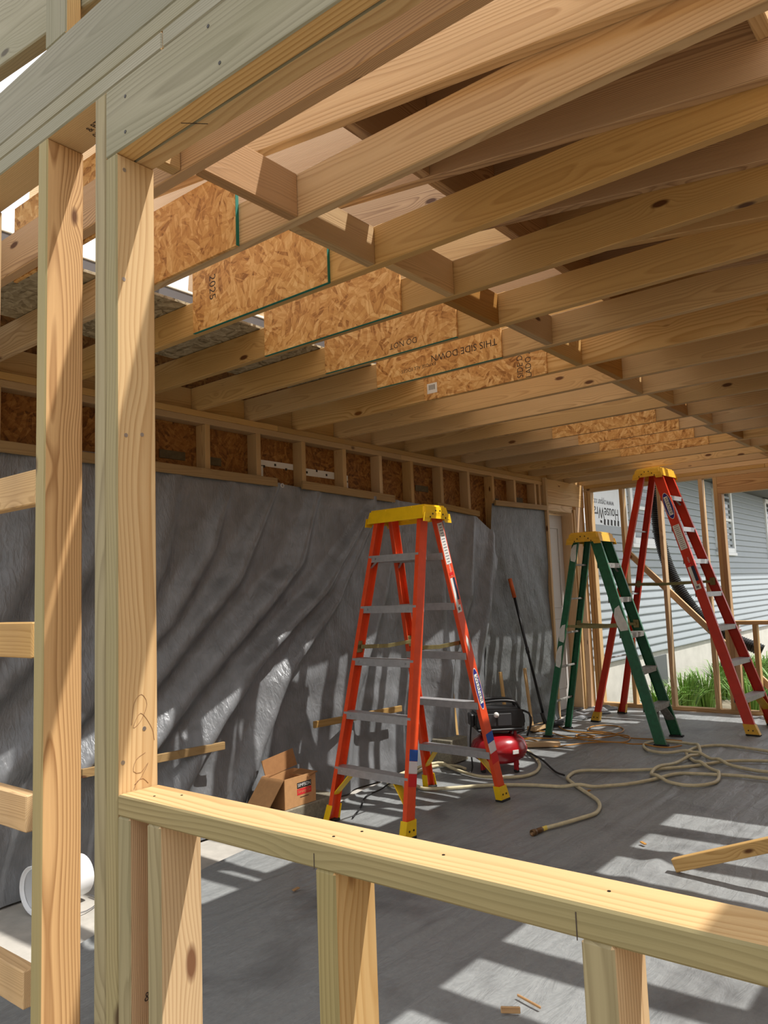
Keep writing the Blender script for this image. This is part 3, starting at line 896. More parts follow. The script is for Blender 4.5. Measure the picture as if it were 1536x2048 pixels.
def channel_step(parent, mat, x0, x1, y, z, depth, lip, ang=0.0):
    th = 0.003
    pr = [(-depth / 2, 0), (depth / 2, 0), (depth / 2, -lip), (depth / 2 - th, -lip), (depth / 2 - th, -th), (-depth / 2 + th, -th), (-depth / 2 + th, -lip), (-depth / 2, -lip)]
    vv = [(x, y + a, z + b) for x in (x0, x1) for a, b in pr]
    n = 8
    ff = [(k, n + k, n + (k + 1) % n, (k + 1) % n) for k in range(n)] + [tuple(range(8)), tuple(range(15, 7, -1))]
    st = meshobj('step', parent, mat, vv, ff)
    return st

def ladder(name, label, loc, rz, wb_, sf, sb, wt, st, h, tv, mat, capmat, twin, nsteps, webf, webb, alu, foot, decals):
    L = thing(name, label, 'ladder', loc, rz)
    def P(sx, back, z):
        t = z / h
        x = sx * (wb_ / 2 + (wt - wb_) / 2 * t)
        yb_ = (sb + (st / 2 + tv - sb) * t) if back else (-sf + (-st / 2 + tv + sf) * t)
        return V((x, yb_, z))
    rails = {}
    for sx in (-1, 1):
        for back in (0, 1):
            z0 = 0.012
            rails[sx, back] = rail('rail', L, mat, P(sx, back, z0), P(sx, back, h + 0.015), sx, webb if back else webf)
    for i in range(1, nsteps + 1):
        z = 0.30 * i * (h + 0.05) / ((nsteps + 1) * 0.30)
        for back in ((0, 1) if twin else (0,)):
            a, b = P(-1, back, z), P(1, back, z)
            s_ = channel_step(L, alu, a.x + 0.004, b.x - 0.004, a.y, z, (webb if back else webf) + 0.006, 0.042)
            for q in (-1, 1):
                nail(s_, (q * (b.x - 0.06), a.y - (1 if not back else -1) * ((webf if not back else webb) + 0.006) / 2, z - 0.02), (0, -1 if not back else 1, 0), 0.006, M_NAILB)
        if not twin and i % (1 if nsteps < 6 else 2) == 0:
            a, b = P(-1, 1, z), P(1, 1, z)
            slab('rear_bar', L, alu, ((a.x + b.x) / 2, a.y, z), (1, 0, 0), (0, 1, 0), (b.x - a.x - 0.006, 0.022, 0.016), 0.002)
    # spreaders
    zs = h * 0.55
    for sx in (-1, 1):
        a, b = P(sx, 0, zs), P(sx, 1, zs)
        off = V((-sx * 0.035, 0, 0))
        mid = (a + b) / 2 + off + V((0, 0, -0.012))
        for p, q in ((a + off, mid), (b + off, mid)):
            d = q - p
            slab('spreader', L, M_STEEL, (p + q) / 2, d, (0, 0, 1), (d.length + 0.012, 0.024, 0.003), 0.0008)
        for p in (a, b):
            slab('hinge', L, M_STEEL, p + V((-sx * 0.012, 0, 0)), (0, 0, 1), (0, 1, 0), (0.07, 0.05, 0.012), 0.002)
    # feet and low braces
    fz = 0.095
    for (sx, back), r_ in rails.items():
        web = webb if back else webf
        p0 = P(sx, back, 0.0); p1 = P(sx, back, fz)
        e = 0.007
        vv = []
        for p, g_ in ((p0, 0.010), (p1, 0.002)):
            for a_, b_ in ((e, -web / 2 - g_), (e, web / 2 + g_), (-0.036, web / 2 + g_), (-0.036, -web / 2 - g_)):
                vv.append((p.x + sx * a_, p.y + b_, max(p.z, 0.014)))
        ff = [(0, 1, 5, 4), (1, 2, 6, 5), (3, 0, 4, 7), (3, 2, 1, 0)]
        if sx < 0: ff = [f[::-1] for f in ff]
        if foot is not None:
            b_ = meshobj('boot', L, foot, vv, ff)
            md = b_.modifiers.new('thick', 'SOLIDIFY'); md.thickness = 0.003; md.offset = 1
            for q in (-0.018, 0.018):
                c = P(sx, back, 0.045)
                nail(b_, (c.x + sx * 0.0112, c.y + q, 0.045), (sx, 0, 0), 0.006, M_NAIL)
        slab('foot_pad', L, M_BLACKR, (p0.x - sx * 0.014, p0.y, 0.0075), (1, 0, 0), (0, 1, 0), (0.052, web + 0.024, 0.014), 0.002)
        if twin or not back:
            z1 = 0.30 * (h + 0.05) / ((nsteps + 1) * 0.30)
            a = P(sx, back, z1 - 0.16); b = V((P(sx, back, z1).x - sx * 0.13, P(sx, back, z1).y, z1 - 0.006))
            bm_ = foot if foot is not None else alu
            d = b - a
            slab('knee_brace', L, bm_, (a + b) / 2 - V((sx * 0.012, 0, 0)), d, (0, 1, 0), (d.length, web - 0.012, 0.006), 0.002)
            zt = 0.30 * nsteps * (h + 0.05) / ((nsteps + 1) * 0.30)
            a = P(sx, back, zt - 0.075); b = V((P(sx, back, zt).x - sx * 0.05, P(sx, back, zt).y, zt - 0.02))
            d = b - a
            slab('step_brace', L, alu, (a + b) / 2 - V((sx * 0.004, 0, 0)), d, (0, 1, 0), (d.length, 0.02, 0.003), 0.0006)
    # cap
    cw, cdp, ch = wt / 2 + 0.045, st / 2 + 0.055, 0.085
    zt = h + ch * 0.35
    prof = [(-cw - 0.008, -cdp - 0.016), (cw + 0.008, -cdp - 0.016), (cw + 0.008, cdp + 0.016), (-cw - 0.008, cdp + 0.016)]
    bm = bmesh.new()
    lo = [bm.verts.new((x, y + tv, zt - ch)) for x, y in prof]
    hi = [bm.verts.new((x * 0.95, y * 0.84 + tv, zt)) for x, y in prof]
    for k in range(4):
        bm.faces.new((lo[k], lo[(k + 1) % 4], hi[(k + 1) % 4], hi[k]))
    bm.faces.new(hi)
    bmesh.ops.bevel(bm, geom=[e for e in bm.edges if all(v in hi for v in e.verts)] + [e for e in bm.edges if len(e.link_faces) == 2 and (e.verts[0] in lo) != (e.verts[1] in lo)], offset=0.012, segments=3, affect='EDGES')
    me = bpy.data.meshes.new('cap'); me.materials.append(capmat)
    bm.to_mesh(me); bm.free()
    cap = link('cap', me, L)
    md = cap.modifiers.new('thick', 'SOLIDIFY'); md.thickness = 0.005; md.offset = -1
    slab('cap_rib', cap, capmat, (0, tv, zt - 0.012), (1, 0, 0), (0, 1, 0), (2 * cw * 0.9, 0.03, 0.02), 0.003)
    for fx in (-0.45, 0.45):
        for sy in (-1, 1):
            slab('cap_notch', cap, capmat, (fx * cw, tv + sy * (cdp * 0.90 + 0.006), zt - 0.035), (1, 0, 0), (0, 0, 1), (0.05, 0.06, 0.010), 0.003)
    for sx in (-1, 1):
        fpoly = [(-cdp - 0.012, 0), (cdp + 0.012, 0), (cdp + 0.026, -0.055), (cdp - 0.035, -0.055), (cdp - 0.055, -0.018), (-cdp + 0.055, -0.018), (-cdp + 0.035, -0.055), (-cdp - 0.026, -0.055)]
        prism('cap_flap', cap, capmat, fpoly, (sx * (cw + 0.006) - (0.004 if sx > 0 else 0.0), tv, zt - 0.05), (0, 1, 0), (0, 0, 1), 0.004)
        for q, zq in ((-0.05, -0.02), (0.05, -0.02), (-0.075, -0.04), (0.075, -0.04), (0.02, 0.0), (-0.02, 0.0)):
            nail(cap, (sx * (cw + 0.0105), tv + q, zt - 0.05 + zq + 0.012), (sx, 0, 0), 0.0055, M_NAIL)
    for d in decals:
        sx, back, z, kind = d[:4]
        a, b = P(sx, back, z - 0.1), P(sx, back, z + 0.1)
        ud = (b - a).normalized()
        n_ = V((sx, 0, 0))
        n_ = (n_ - ud * n_.dot(ud)).normalized()
        wd = n_.cross(ud)
        web = webb if back else webf
        c = P(sx, back, z) + n_ * 0.0012
        if kind == 'label':
            ln = d[4]
            lb = slab('label', L, M_LABEL, c, ud, wd, (ln, web * 0.72, 0.0008), 0)
            for q in range(int(ln / 0.018)):
                slab('label_line', L, M_LTEXT, c + ud * (-ln / 2 + 0.014 + q * 0.018) + n_ * 0.0006, wd, ud, (web * 0.5 * (0.75 + 0.25 * ((q * 7) % 3) / 2), 0.005, 0.0004), 0)
        elif kind == 'navy':
            slab('label', L, M_LABEL, c + wd * web * 0.17, ud, wd, (0.18, web * 0.34, 0.0008), 0)
            slab('label', L, M_NAVY, c - wd * web * 0.15 + ud * 0.02, ud, wd, (0.14, web * 0.32, 0.0008), 0)
            slab('label', L, M_LABEL, c - ud * 0.105 + wd * 0.004, ud, wd, (0.045, web * 0.62, 0.0008), 0)
            slab('label_line', L, M_LTEXT, c - ud * 0.105 + wd * 0.004 + n_ * 0.0006, ud, wd, (0.02, web * 0.3, 0.0004), 0)
            text('label_print', L, M_LABEL, 'WERNER', c + ud * 0.14, -ud, wd * (-1 if sx > 0 else -1), 0.02)
            slab('label', L, M_SRED, c + ud * 0.115, ud, wd, (0.02, web * 0.6, 0.0006), 0)
        elif kind == 'oval':
            for nm, m_, ra, rb, up in (('oval_border', M_LABEL, 0.132, web * 0.44, 0.0), ('oval_decal', M_BLUE, 0.126, web * 0.40, 0.0006)):
                vv = [c + n_ * up + ud * (ra * math.cos(t)) * (1.0) + wd * (rb * math.sin(t)) for t in [2 * math.pi * k / 36 for k in range(36)]]
                meshobj(nm, L, m_, vv, [tuple(range(36))])
            slab('oval_band', L, M_LABEL, c + n_ * 0.001, ud, wd, (0.185, web * 0.42, 0.0006), 0)
            text('oval_print', L, M_INK, 'WERNER', c + n_ * 0.0016, -ud, -wd if (-ud).cross(-wd).dot(n_) > 0 else wd, 0.042, 1.0)
        elif kind == 'bands':
            for q, (m_, ln) in enumerate(((M_SRED, 0.07), (M_SWHITE, 0.065), (M_SBLUE, 0.06))):
                slab('paint_band', L, m_, c + ud * (-0.068 + 0.064 * q), ud, wd, (ln, web + 0.0012, 0.0008), 0)
        elif kind == 'sticker':
            prism('sticker', L, M_LABEL, [(-0.05, 0.004), (-0.02, -0.012), (0.03, -0.010), (0.055, 0.0), (0.02, 0.012), (-0.01, 0.010)], c, ud, wd, 0.0008)
        elif kind == 'paint':
            prism('paint_patch', L, M_PAINT, [(a_ * d[4], b_ * web) for a_, b_ in ((-0.5, -0.42), (-0.3, -0.5), (0.1, -0.36), (0.5, -0.3), (0.42, 0.2), (0.15, 0.5), (-0.2, 0.46), (-0.46, 0.3))], c, ud, wd, 0.0008)
    return L, P

ladder('stepladder', 'bright orange double-sided stepladder with glossy yellow cap in the foreground', (-2.884, 3.018, 0.006), -0.05, 0.606, 0.454, 0.469, 0.372, 0.117, 1.80, 0.0,
       M_ORANGE, M_YEL, True, 5, 0.070, 0.070, M_ALU, M_YEL,
       [(1, 1, 1.60, 'label', 0.26), (1, 1, 1.30, 'navy'), (1, 1, 0.98, 'sticker'), (1, 1, 0.70, 'oval'), (1, 1, 0.34, 'bands'), (1, 0, 0.36, 'bands')])
ladder('stepladder', 'tallest red stepladder with yellow cap by the far stud wall', (-2.567, 6.61, 0.006), 1.51, 0.60, 0.80, 0.64, 0.27, 0.135, 2.372, 0.0,
       M_REDF, M_YELOLD, False, 7, 0.090, 0.062, M_ALU, M_YELOLD,
       [(-1, 0, 2.02, 'oval'), (-1, 0, 1.72, 'label', 0.24), (-1, 0, 1.36, 'navy')])
ladder('stepladder', 'paint-spattered dark green stepladder between the two orange ones', (-2.865, 5.713, 0.006), 1.624, 0.47, 0.555, 0.423, 0.302, 0.157, 1.745, 0.0,
       M_GREENF, M_YELOLD, False, 5, 0.090, 0.056, M_ALUW, None,
       [(-1, 0, 1.02, 'paint', 0.22), (-1, 1, 1.60, 'paint', 0.16), (-1, 1, 0.90, 'paint', 0.16), (-1, 1, 0.70, 'paint', 0.2)])

# ------------------------------------------------------------------ air compressor
cp = thing('air_compressor', 'portable air compressor with red pancake tank and black motor cover', 'compressor', (-3.02, 4.20, 0.010), 0.75)
TR = 0.205
lathe('tank', cp, M_TANK, [(0.0, 0.045), (0.08, 0.048), (0.14, 0.060), (0.185, 0.090), (TR, 0.135), (TR + 0.003, 0.150), (TR, 0.165), (0.185, 0.212), (0.14, 0.243), (0.08, 0.256), (0.0, 0.258)], 40)
for a in (0.5, 2.1, 3.7, 5.3):
    x, y = 0.165 * math.cos(a), 0.165 * math.sin(a)
    slab('tank_leg', cp, M_TANK, (x, y, 0.05), (0, 0, 1), (math.cos(a), math.sin(a), 0), (0.08, 0.035, 0.02), 0.003)
    slab('rubber_foot', cp, M_BLACKR, (x, y, 0.009), (1, 0, 0), (0, 1, 0), (0.035, 0.035, 0.018), 0.004)
for x, y in ((-0.11, -0.07), (0.11, -0.07), (-0.11, 0.07), (0.11, 0.07)):
    slab('motor_bracket', cp, M_TANK, (x, y, 0.265), (0, 0, 1), (0, 1, 0), (0.05, 0.03, 0.02), 0.003)
slab('base_plate', cp, M_BLACKP, (0, 0, 0.292), (1, 0, 0), (0, 1, 0), (0.34, 0.23, 0.02), 0.006)
prism('motor_cover', cp, M_BLACKP, [(-0.17, 0.0), (0.17, 0.0), (0.185, 0.03), (0.18, 0.105), (0.15, 0.140), (-0.14, 0.145), (-0.18, 0.11), (-0.185, 0.03)], (0, 0.105, 0.300), (1, 0, 0), (0, 0, 1), 0.21, 0.012)
for x in (-0.085, 0.03):
    slab('control_panel', cp, M_GREYP, (x, -0.1065, 0.365), (1, 0, 0), (0, 0, 1), (0.10, 0.085, 0.006), 0.003)
slab('cover_end', cp, M_BLACKP, (-0.195, 0, 0.36), (0, 1, 0), (0, 0, 1), (0.13, 0.09, 0.03), 0.010)
for yy in (-0.07, 0.07):
    tube('handle', cp, M_BLACKP, [(-0.15, yy, 0.43), (-0.13, yy, 0.475), (-0.06, yy, 0.492), (0.06, yy, 0.492), (0.13, yy, 0.475), (0.15, yy, 0.43)], 0.011, 8)
tube('air_line', cp, M_BLACKR, [(0.16, -0.06, 0.42), (0.215, -0.09, 0.40), (0.225, -0.10, 0.33), (0.19, -0.10, 0.24)], 0.008, 8)
slab('tank_label', cp, M_LABEL, (0.08, -0.191, 0.150), (0.92, 0.38, 0), (0, 0, 1), (0.05, 0.028, 0.004), 0.001)
lathe('gauge', cp, M_LABEL, [(0.0, 0.012), (0.018, 0.012), (0.02, 0.0)], 16, Matrix.Translation((-0.03, -0.11, 0.40)) @ Matrix.Rotation(math.pi / 2, 4, 'X'))
tube('power_lead', cp, M_BLACKR, [(-0.20, -0.02, 0.33), (-0.215, -0.03, 0.18), (-0.21, -0.05, 0.03), (-0.25, -0.14, 0.012)], 0.006, 7)

# ------------------------------------------------------------------ hoses and cords
HA = [(-2.069, 3.057), (-2.031, 3.167), (-1.985, 3.323), (-1.956, 3.446), (-1.984, 3.575), (-2.045, 3.694), (-2.142, 3.8), (-2.269, 3.921), (-2.421, 4.082), (-2.453, 4.132), (-2.472, 4.202), (-2.483, 4.31), (-2.437, 4.389), (-2.354, 4.436), (-2.217, 4.513), (-2.08, 4.616), (-1.969, 4.732), (-1.852, 4.868), (-1.776, 5.004), (-1.686, 5.139), (-1.58, 5.215), (-1.453, 5.268), (-1.352, 5.289), (-1.0, 5.32)]
HB = [(-3.20, 4.02), (-3.30, 4.06), (-3.42, 4.02), (-3.46, 3.897), (-3.45, 3.745), (-3.45, 3.60), (-3.397, 3.537), (-3.297, 3.478), (-3.203, 3.434), (-3.131, 3.407), (-3.053, 3.453), (-2.989, 3.503), (-2.90, 3.60), (-2.835, 3.671), (-2.711, 3.761), (-2.578, 3.834), (-2.482, 3.866), (-2.336, 3.905), (-2.224, 3.961), (-2.141, 4.063), (-2.056, 4.159), (-1.983, 4.294), (-1.935, 4.418), (-1.903, 4.535), (-1.856, 4.612), (-1.757, 4.658), (-1.646, 4.691), (-1.556, 4.722), (-1.463, 4.736), (-1.335, 4.736), (-1.241, 4.739), (-0.9, 4.75)]
HC = [(-1.0, 5.50), (-1.407, 5.558), (-1.529, 5.616), (-1.689, 5.66), (-1.831, 5.685), (-1.936, 5.644), (-2.017, 5.519), (-2.034, 5.345), (-1.996, 5.208), (-1.89, 5.027), (-1.776, 4.894), (-1.674, 4.792), (-1.613, 4.65), (-1.591, 4.496), (-1.634, 4.379), (-1.713, 4.32), (-1.815, 4.334), (-1.928, 4.398), (-2.003, 4.478), (-2.028, 4.593), (-2.004, 4.74), (-1.976, 4.951), (-1.94, 5.117), (-1.921, 5.218), (-1.946, 5.36), (-2.026, 5.548), (-2.125, 5.635), (-2.239, 5.646), (-2.367, 5.615), (-2.416, 5.503), (-2.382, 5.359), (-2.295, 5.238), (-2.175, 5.205), (-2.076, 5.259), (-1.961, 5.258), (-1.836, 5.174), (-1.694, 5.05), (-1.573, 4.98), (-1.463, 4.937), (-1.379, 4.933), (-1.281, 4.938), (-0.9, 4.95)]
HD = [(-3.20, 4.86), (-3.064, 4.739), (-2.881, 4.52), (-2.779, 4.356), (-2.719, 4.182), (-2.724, 4.047), (-2.784, 3.965), (-2.889, 3.905), (-2.997, 3.876), (-3.195, 3.931), (-3.40, 4.02), (-3.45, 3.98), (-3.48, 3.90), (-3.48, 3.80), (-3.47, 3.656), (-3.46, 3.496), (-3.44, 3.414), (-3.36, 3.357), (-3.258, 3.375)]
RH = 0.0115
LAID = []
def drape(pts, r, lift):
    """rest a floor path at its own radius and hump it where it crosses what already lies there"""
    P = catmull([(x, y, 0.0) for x, y in pts], 0.025)
    out = []
    for i, p in enumerate(P):
        d = 9.0
        for q in LAID:
            d = min(d, math.hypot(p.x - q[0], p.y - q[1]))
        for q in P[:max(0, i - 14)]:
            d = min(d, math.hypot(p.x - q.x, p.y - q.y))
        out.append(V((p.x, p.y, 0.011 + r + lift * math.exp(-(d / 0.07) ** 2))))
    LAID.extend((p.x, p.y) for p in P)
    return out
def lay(name, mat, pts, r, lift, label, cat, group=None):
    return tag(tube(name, None, mat, drape(pts, r, lift), r, 8, curve=False), label, cat, group)
o = lay('hose', M_HOSE, HA, RH, 0.020, 'cream hose ending in a brass fitting near the window sill', 'hose', 'cream hoses across the floor')
mw = V((-0.16, -0.98, 0)).to_track_quat('Z', 'Y').to_matrix().to_4x4(); mw.translation = V((-2.069, 3.06, 0.022))
lathe('hose_fitting', o, M_BRASS, [(0.0115, 0.03), (0.014, 0.035), (0.0145, 0.07), (0.011, 0.075), (0.011, 0.085), (0.017, 0.09), (0.0175, 0.118), (0.013, 0.12), (0.012, 0.10), (0.0, 0.10)], 14, mw)
lathe('tape_wrap', o, M_YTAPE, [(0.0122, -0.01), (0.0126, 0.0), (0.0126, 0.03), (0.0118, 0.034)], 14, mw)
lay('hose', M_HOSE, HB, RH, 0.020, 'cream hose running from the near ladder across to the right', 'hose', 'cream hoses across the floor')
lay('hose', M_HOSE, HC, RH, 0.020, 'cream hose looped in coils in front of the green ladder', 'hose', 'cream hoses across the floor')
lay('hose', M_HOSE, HD, RH, 0.020, 'cream hose curving around the red compressor tank', 'hose', 'cream hoses across the floor')
O1 = [(-3.56, 6.15), (-3.482, 6.046), (-3.306, 5.814), (-3.13, 5.731), (-2.966, 5.756), (-2.826, 5.761), (-2.785, 5.905), (-2.826, 6.054), (-2.932, 6.16), (-3.05, 6.157), (-3.12, 6.04), (-3.087, 5.88), (-3.004, 5.777), (-2.898, 5.765), (-2.766, 5.752), (-2.628, 5.681), (-2.5, 5.694), (-2.357, 5.73), (-2.206, 5.735)]
O2 = [(-3.50, 5.56), (-3.432, 5.62), (-3.307, 5.599), (-3.12, 5.49), (-2.923, 5.436), (-2.745, 5.439), (-2.604, 5.483), (-2.593, 5.608), (-2.649, 5.701), (-2.744, 5.699), (-2.828, 5.601), (-2.911, 5.504), (-3.012, 5.506), (-3.068, 5.597), (-3.02, 5.66), (-2.90, 5.60), (-2.894, 5.528), (-2.994, 5.42), (-3.182, 5.36), (-3.428, 5.252), (-3.274, 5.216), (-3.115, 5.10), (-3.009, 5.061), (-2.938, 5.17), (-2.83, 5.321), (-2.676, 5.401), (-2.532, 5.434), (-2.424, 5.42), (-2.323, 5.418), (-2.211, 5.45), (-2.148, 5.553)]
lay('extension_cord', M_CORD, O1, 0.0055, 0.013, 'orange extension cord looping in a ring behind the green ladder', 'cord', 'orange extension cords')
lay('extension_cord', M_CORD, O2, 0.0055, 0.013, 'orange extension cord tangled on the floor beneath the green ladder', 'cord', 'orange extension cords')
lay('power_cord', M_BLACKR, [(-3.173, 4.79), (-3.013, 4.646), (-2.82, 4.477), (-2.621, 4.279), (-2.47, 4.12)], 0.007, 0.024, 'straight black cord on the floor right of the compressor', 'cord')
lay('power_cord', M_BLACKR, [(-3.12, 2.68), (-3.22, 2.87), (-3.336, 3.044), (-3.376, 3.202), (-3.36, 3.6)], 0.005, 0.024, 'thin black cord on the floor beneath the near ladder', 'cord')

# ------------------------------------------------------------------ squeegee broom, box, blocks, bucket
br = thing('floor_squeegee', 'black floor squeegee with orange grip leaning on the dark tarp', 'squeegee', (-3.44, 5.75, 0.015))
tube('pole', br, M_POLE, [(0, 0, 0.05), (-0.135, -0.21, 1.22)], 0.013, 10, curve=False)
tube('collar', br, M_BLACKP, [(-0.075, -0.117, 0.70), (-0.081, -0.126, 0.75)], 0.017, 10, curve=False)
tube('grip', br, M_GRIP, [(-0.134, -0.209, 1.215), (-0.155, -0.241, 1.39)], 0.019, 10, curve=False)
slab('head', br, M_BLACKP, (0.0, 0.02, 0.038), (0.22, 0.97, 0), (0, 0, 1), (0.46, 0.03, 0.04), 0.006)
slab('blade', br, M_BLACKR, (0.0, 0.02, 0.012), (0.22, 0.97, 0), (0, 0, 1), (0.46, 0.024, 0.008), 0.001)
tube('socket', br, M_BLACKP, [(0, 0, 0.045), (-0.017, -0.027, 0.15)], 0.019, 10, curve=False)

kb = lum('concrete_block', None, M_BLOCK, (-3.49, -3.275), (2.18, 2.74), (0.0, 0.12), 0.006)
tag(kb, 'low grey concrete block under the cardboard box', 'block')
kb2 = lum('concrete_block', None, M_BLOCK, (-3.56, -3.38), (4.11, 4.34), (0.012, 0.19), 0.006)
tag(kb2, 'grey concrete block behind the compressor against the tarp', 'block')
bx = thing('cardboard_box', 'open brown cardboard box with black and red print', 'box', (-3.375, 2.42, 0.122))
bw_, bl_, bh_ = 0.18, 0.25, 0.165
t_ = 0.004
slab('side', bx, M_CARD, (bw_ / 2, 0, bh_ / 2), (0, 1, 0), (0, 0, 1), (bl_, bh_, t_), 0)
slab('side', bx, M_CARD, (-bw_ / 2, 0, bh_ / 2), (0, 1, 0), (0, 0, 1), (bl_, bh_, t_), 0)
slab('side', bx, M_CARD, (0, bl_ / 2, bh_ / 2), (1, 0, 0), (0, 0, 1), (bw_, bh_, t_), 0)
slab('side', bx, M_CARDIN, (0, -bl_ / 2, bh_ / 2), (1, 0, 0), (0, 0, 1), (bw_, bh_, t_), 0)
slab('bottom', bx, M_CARDIN, (0, 0, 0.003), (1, 0, 0), (0, 1, 0), (bw_, bl_, t_), 0)
slab('flap', bx, M_CARDIN, (-bw_ / 2 - 0.01, 0.02, bh_ + 0.048), (0, 1, 0.12), (-0.25, 0, 1), (bl_ * 1.02, 0.10, t_), 0)
slab('flap', bx, M_CARD, (0, -bl_ / 2 - 0.07, bh_ - 0.075), (1, 0, 0), (0, -0.75, -0.85), (bw_, 0.20, t_), 0)
slab('flap', bx, M_CARDIN, (0.03, bl_ / 2 - 0.03, bh_ - 0.008), (1, 0, 0), (0, -1, -0.2), (bw_ * 0.8, 0.08, t_), 0)
xo = bw_ / 2 + 0.0024
slab('black_band', bx, M_INK, (xo, 0.03, 0.112), (0, 1, 0), (0, 0, 1), (0.115, 0.032, 0.0006), 0)
slab('red_band', bx, M_REDINK, (xo, 0.03, 0.076), (0, 1, 0), (0, 0, 1), (0.115, 0.034, 0.0006), 0)
text('box_print', bx, M_LABEL, 'SIMPSON', (xo + 0.0006, 0.03, 0.112), (0, 1, 0), (0, 0, 1), 0.026)
text('box_print', bx, M_CARD, 'Strong-Tie', (xo + 0.0006, 0.03, 0.077), (0, 1, 0), (0, 0, 1), 0.024)
slab('print_line', bx, M_INK, (xo, 0.03, 0.045), (0, 1, 0), (0, 0, 1), (0.07, 0.004, 0.0006), 0)

bk = thing('bucket', 'white plastic bucket lying on its side behind the posts', 'bucket', (-3.36, 0.98, 0.0))
ax = V((-0.10, 0.99, 0.0)).normalized()
mwb = ax.to_track_quat('Z', 'Y').to_matrix().to_4x4(); mwb.translation = V((0.0, -0.09, 0.107))
lathe('shell', bk, M_WHITE, [(0.088, 0.012), (0.097, 0.02), (0.103, 0.0), (0.098, -0.002), (0.094, 0.03), (0.087, 0.235), (0.0865, 0.238), (0.084, 0.2405), (0.0835, 0.2405), (0.0, 0.2405)], 32, mwb)
lathe('rim', bk, M_WHITE, [(0.095, 0.03), (0.106, 0.03), (0.106, 0.044), (0.095, 0.05)], 32, mwb)
lathe('inside_floor', bk, M_WHITE, [(0.0, 0.19), (0.088, 0.19)], 32, mwb)
tube('handle', bk, M_NAILB, [(0.135, -0.11, 0.11), (0.16, -0.02, 0.03), (0.16, 0.06, 0.012), (0.10, 0.16, 0.012), (0.0, 0.17, 0.012)], 0.003, 6)

# ------------------------------------------------------------------ loose lumber
def loose(label, c, ux, uy, dims, mat=M_PINE, name='wood_scrap', cat='lumber'):
    return tag(slab(name, None, mat, c, ux, uy, dims, 0.003), label, cat)
d = V((0.37, 0.005, 0.142)).normalized()
loose('pale board leaning up from the floor at the right edge', V((-1.30, 2.82, 0.038)) + d * 0.98, d, (0, 0, 1), (1.96, 0.058, 0.038), M_FIR, 'leaning_board', 'board')
loose('short pale wood block beside the compressor on the floor', (-3.13, 5.02, 0.033), (0.80, 0.55, 0), (0, 0, 1), (0.34, 0.038, 0.07), M_PINE, 'wood_block', 'block')
loose('pale wood offcut lying under the squeegee head', (-3.47, 5.74, 0.046), (0.05, 0.99, 0), (0, 0, 1), (0.40, 0.038, 0.085), M_PINE, 'wood_block', 'block')
def stick(y, zt, label, x=-3.50, lean=-0.06):
    tag(slab('wood_stake', None, M_FIR, (x + lean / 2, y, zt / 2 + 0.008), (lean, 0.02, zt), (0, 1, 0), (zt, 0.035, 0.018), 0.002), label, 'stake', 'stakes propped against the tarp')
stick(4.40, 0.57, 'thin wooden stake standing left of the compressor')
stick(5.18, 0.58, 'thin wooden stake standing right of the compressor handle')
stick(5.62, 0.57, 'thin wooden stake behind the squeegee pole')
loose('splinter of reddish wood at the bottom edge of the picture', (-1.32, 1.36, 0.022), (0.8, 0.5, 0), (0, 0, 1), (0.06, 0.02, 0.008), M_RED)
loose('thin dark twig of wood on the floor near the bottom edge', (-1.30, 1.44, 0.020), (0.9, -0.25, 0), (0, 0, 1), (0.10, 0.008, 0.006), M_OLD)
for i, (x, y) in enumerate(((-2.95, 3.05), (-2.2, 3.9), (-1.55, 3.1), (-1.6, 2.4), (-1.2, 1.8), (-2.3, 2.2), (-2.6, 1.7), (-1.9, 6.5), (-2.4, 6.2), (-1.45, 5.9))):
    a = i * 1.3
    tag(slab('dry_leaf', None, M_OLD, (x, y, 0.019), (math.cos(a), math.sin(a), 0.1), (0, 0, 1), (0.035, 0.005, 0.016), 0.001), 'tiny brown crumb of debris on the grey tarp', 'debris', 'crumbs on the floor tarp')
# crumpled end of the tarp by the door
vv = []; ff = []
for j in range(31):
    for i in range(41):
        x = -3.60 + 0.26 * j / 30; y = 6.42 + 0.85 * i / 40
        h = 0.016 + 0.05 * abs(noise.noise(V((x * 4, y * 9, 7)))) + 0.02 * abs(noise.noise(V((x * 14, y * 16, 3))))
        e = min(j, 30 - j, i, 40 - i) / 4.0
        vv.append((x - 0.05 * math.sin(i * 0.5) * j / 30, y, 0.012 + (h - 0.012) * min(1, e)))
for j in range(30):
    for i in range(40):
        a = j * 41 + i
        ff.append((a, a + 1, a + 42, a + 41))
tag(meshobj('crumpled_sheet', None, M_TARP, vv, ff, True), 'crumpled silver sheet on the floor in front of the door', 'sheet')

# ------------------------------------------------------------------ outside: drain pipe, plants
PP = [(-2.93, 7.60, 2.62), (-2.921, 7.60, 2.25), (-2.899, 7.60, 1.777), (-2.804, 7.60, 1.393), (-2.622, 7.60, 1.042), (-2.458, 7.60, 0.858), (-2.315, 7.61, 0.770), (-2.177, 7.62, 0.69), (-2.06, 7.63, 0.64), (-1.98, 7.64, 0.60)]
pc = catmull(PP, 0.010)
o = tube('drain_pipe', None, M_PIPE, pc, lambda i, n: 0.058 + (0.006 if i % 2 else -0.004), 16, False, curve=False)
tag(o, 'black corrugated drain pipe hanging outside the far stud wall', 'pipe')

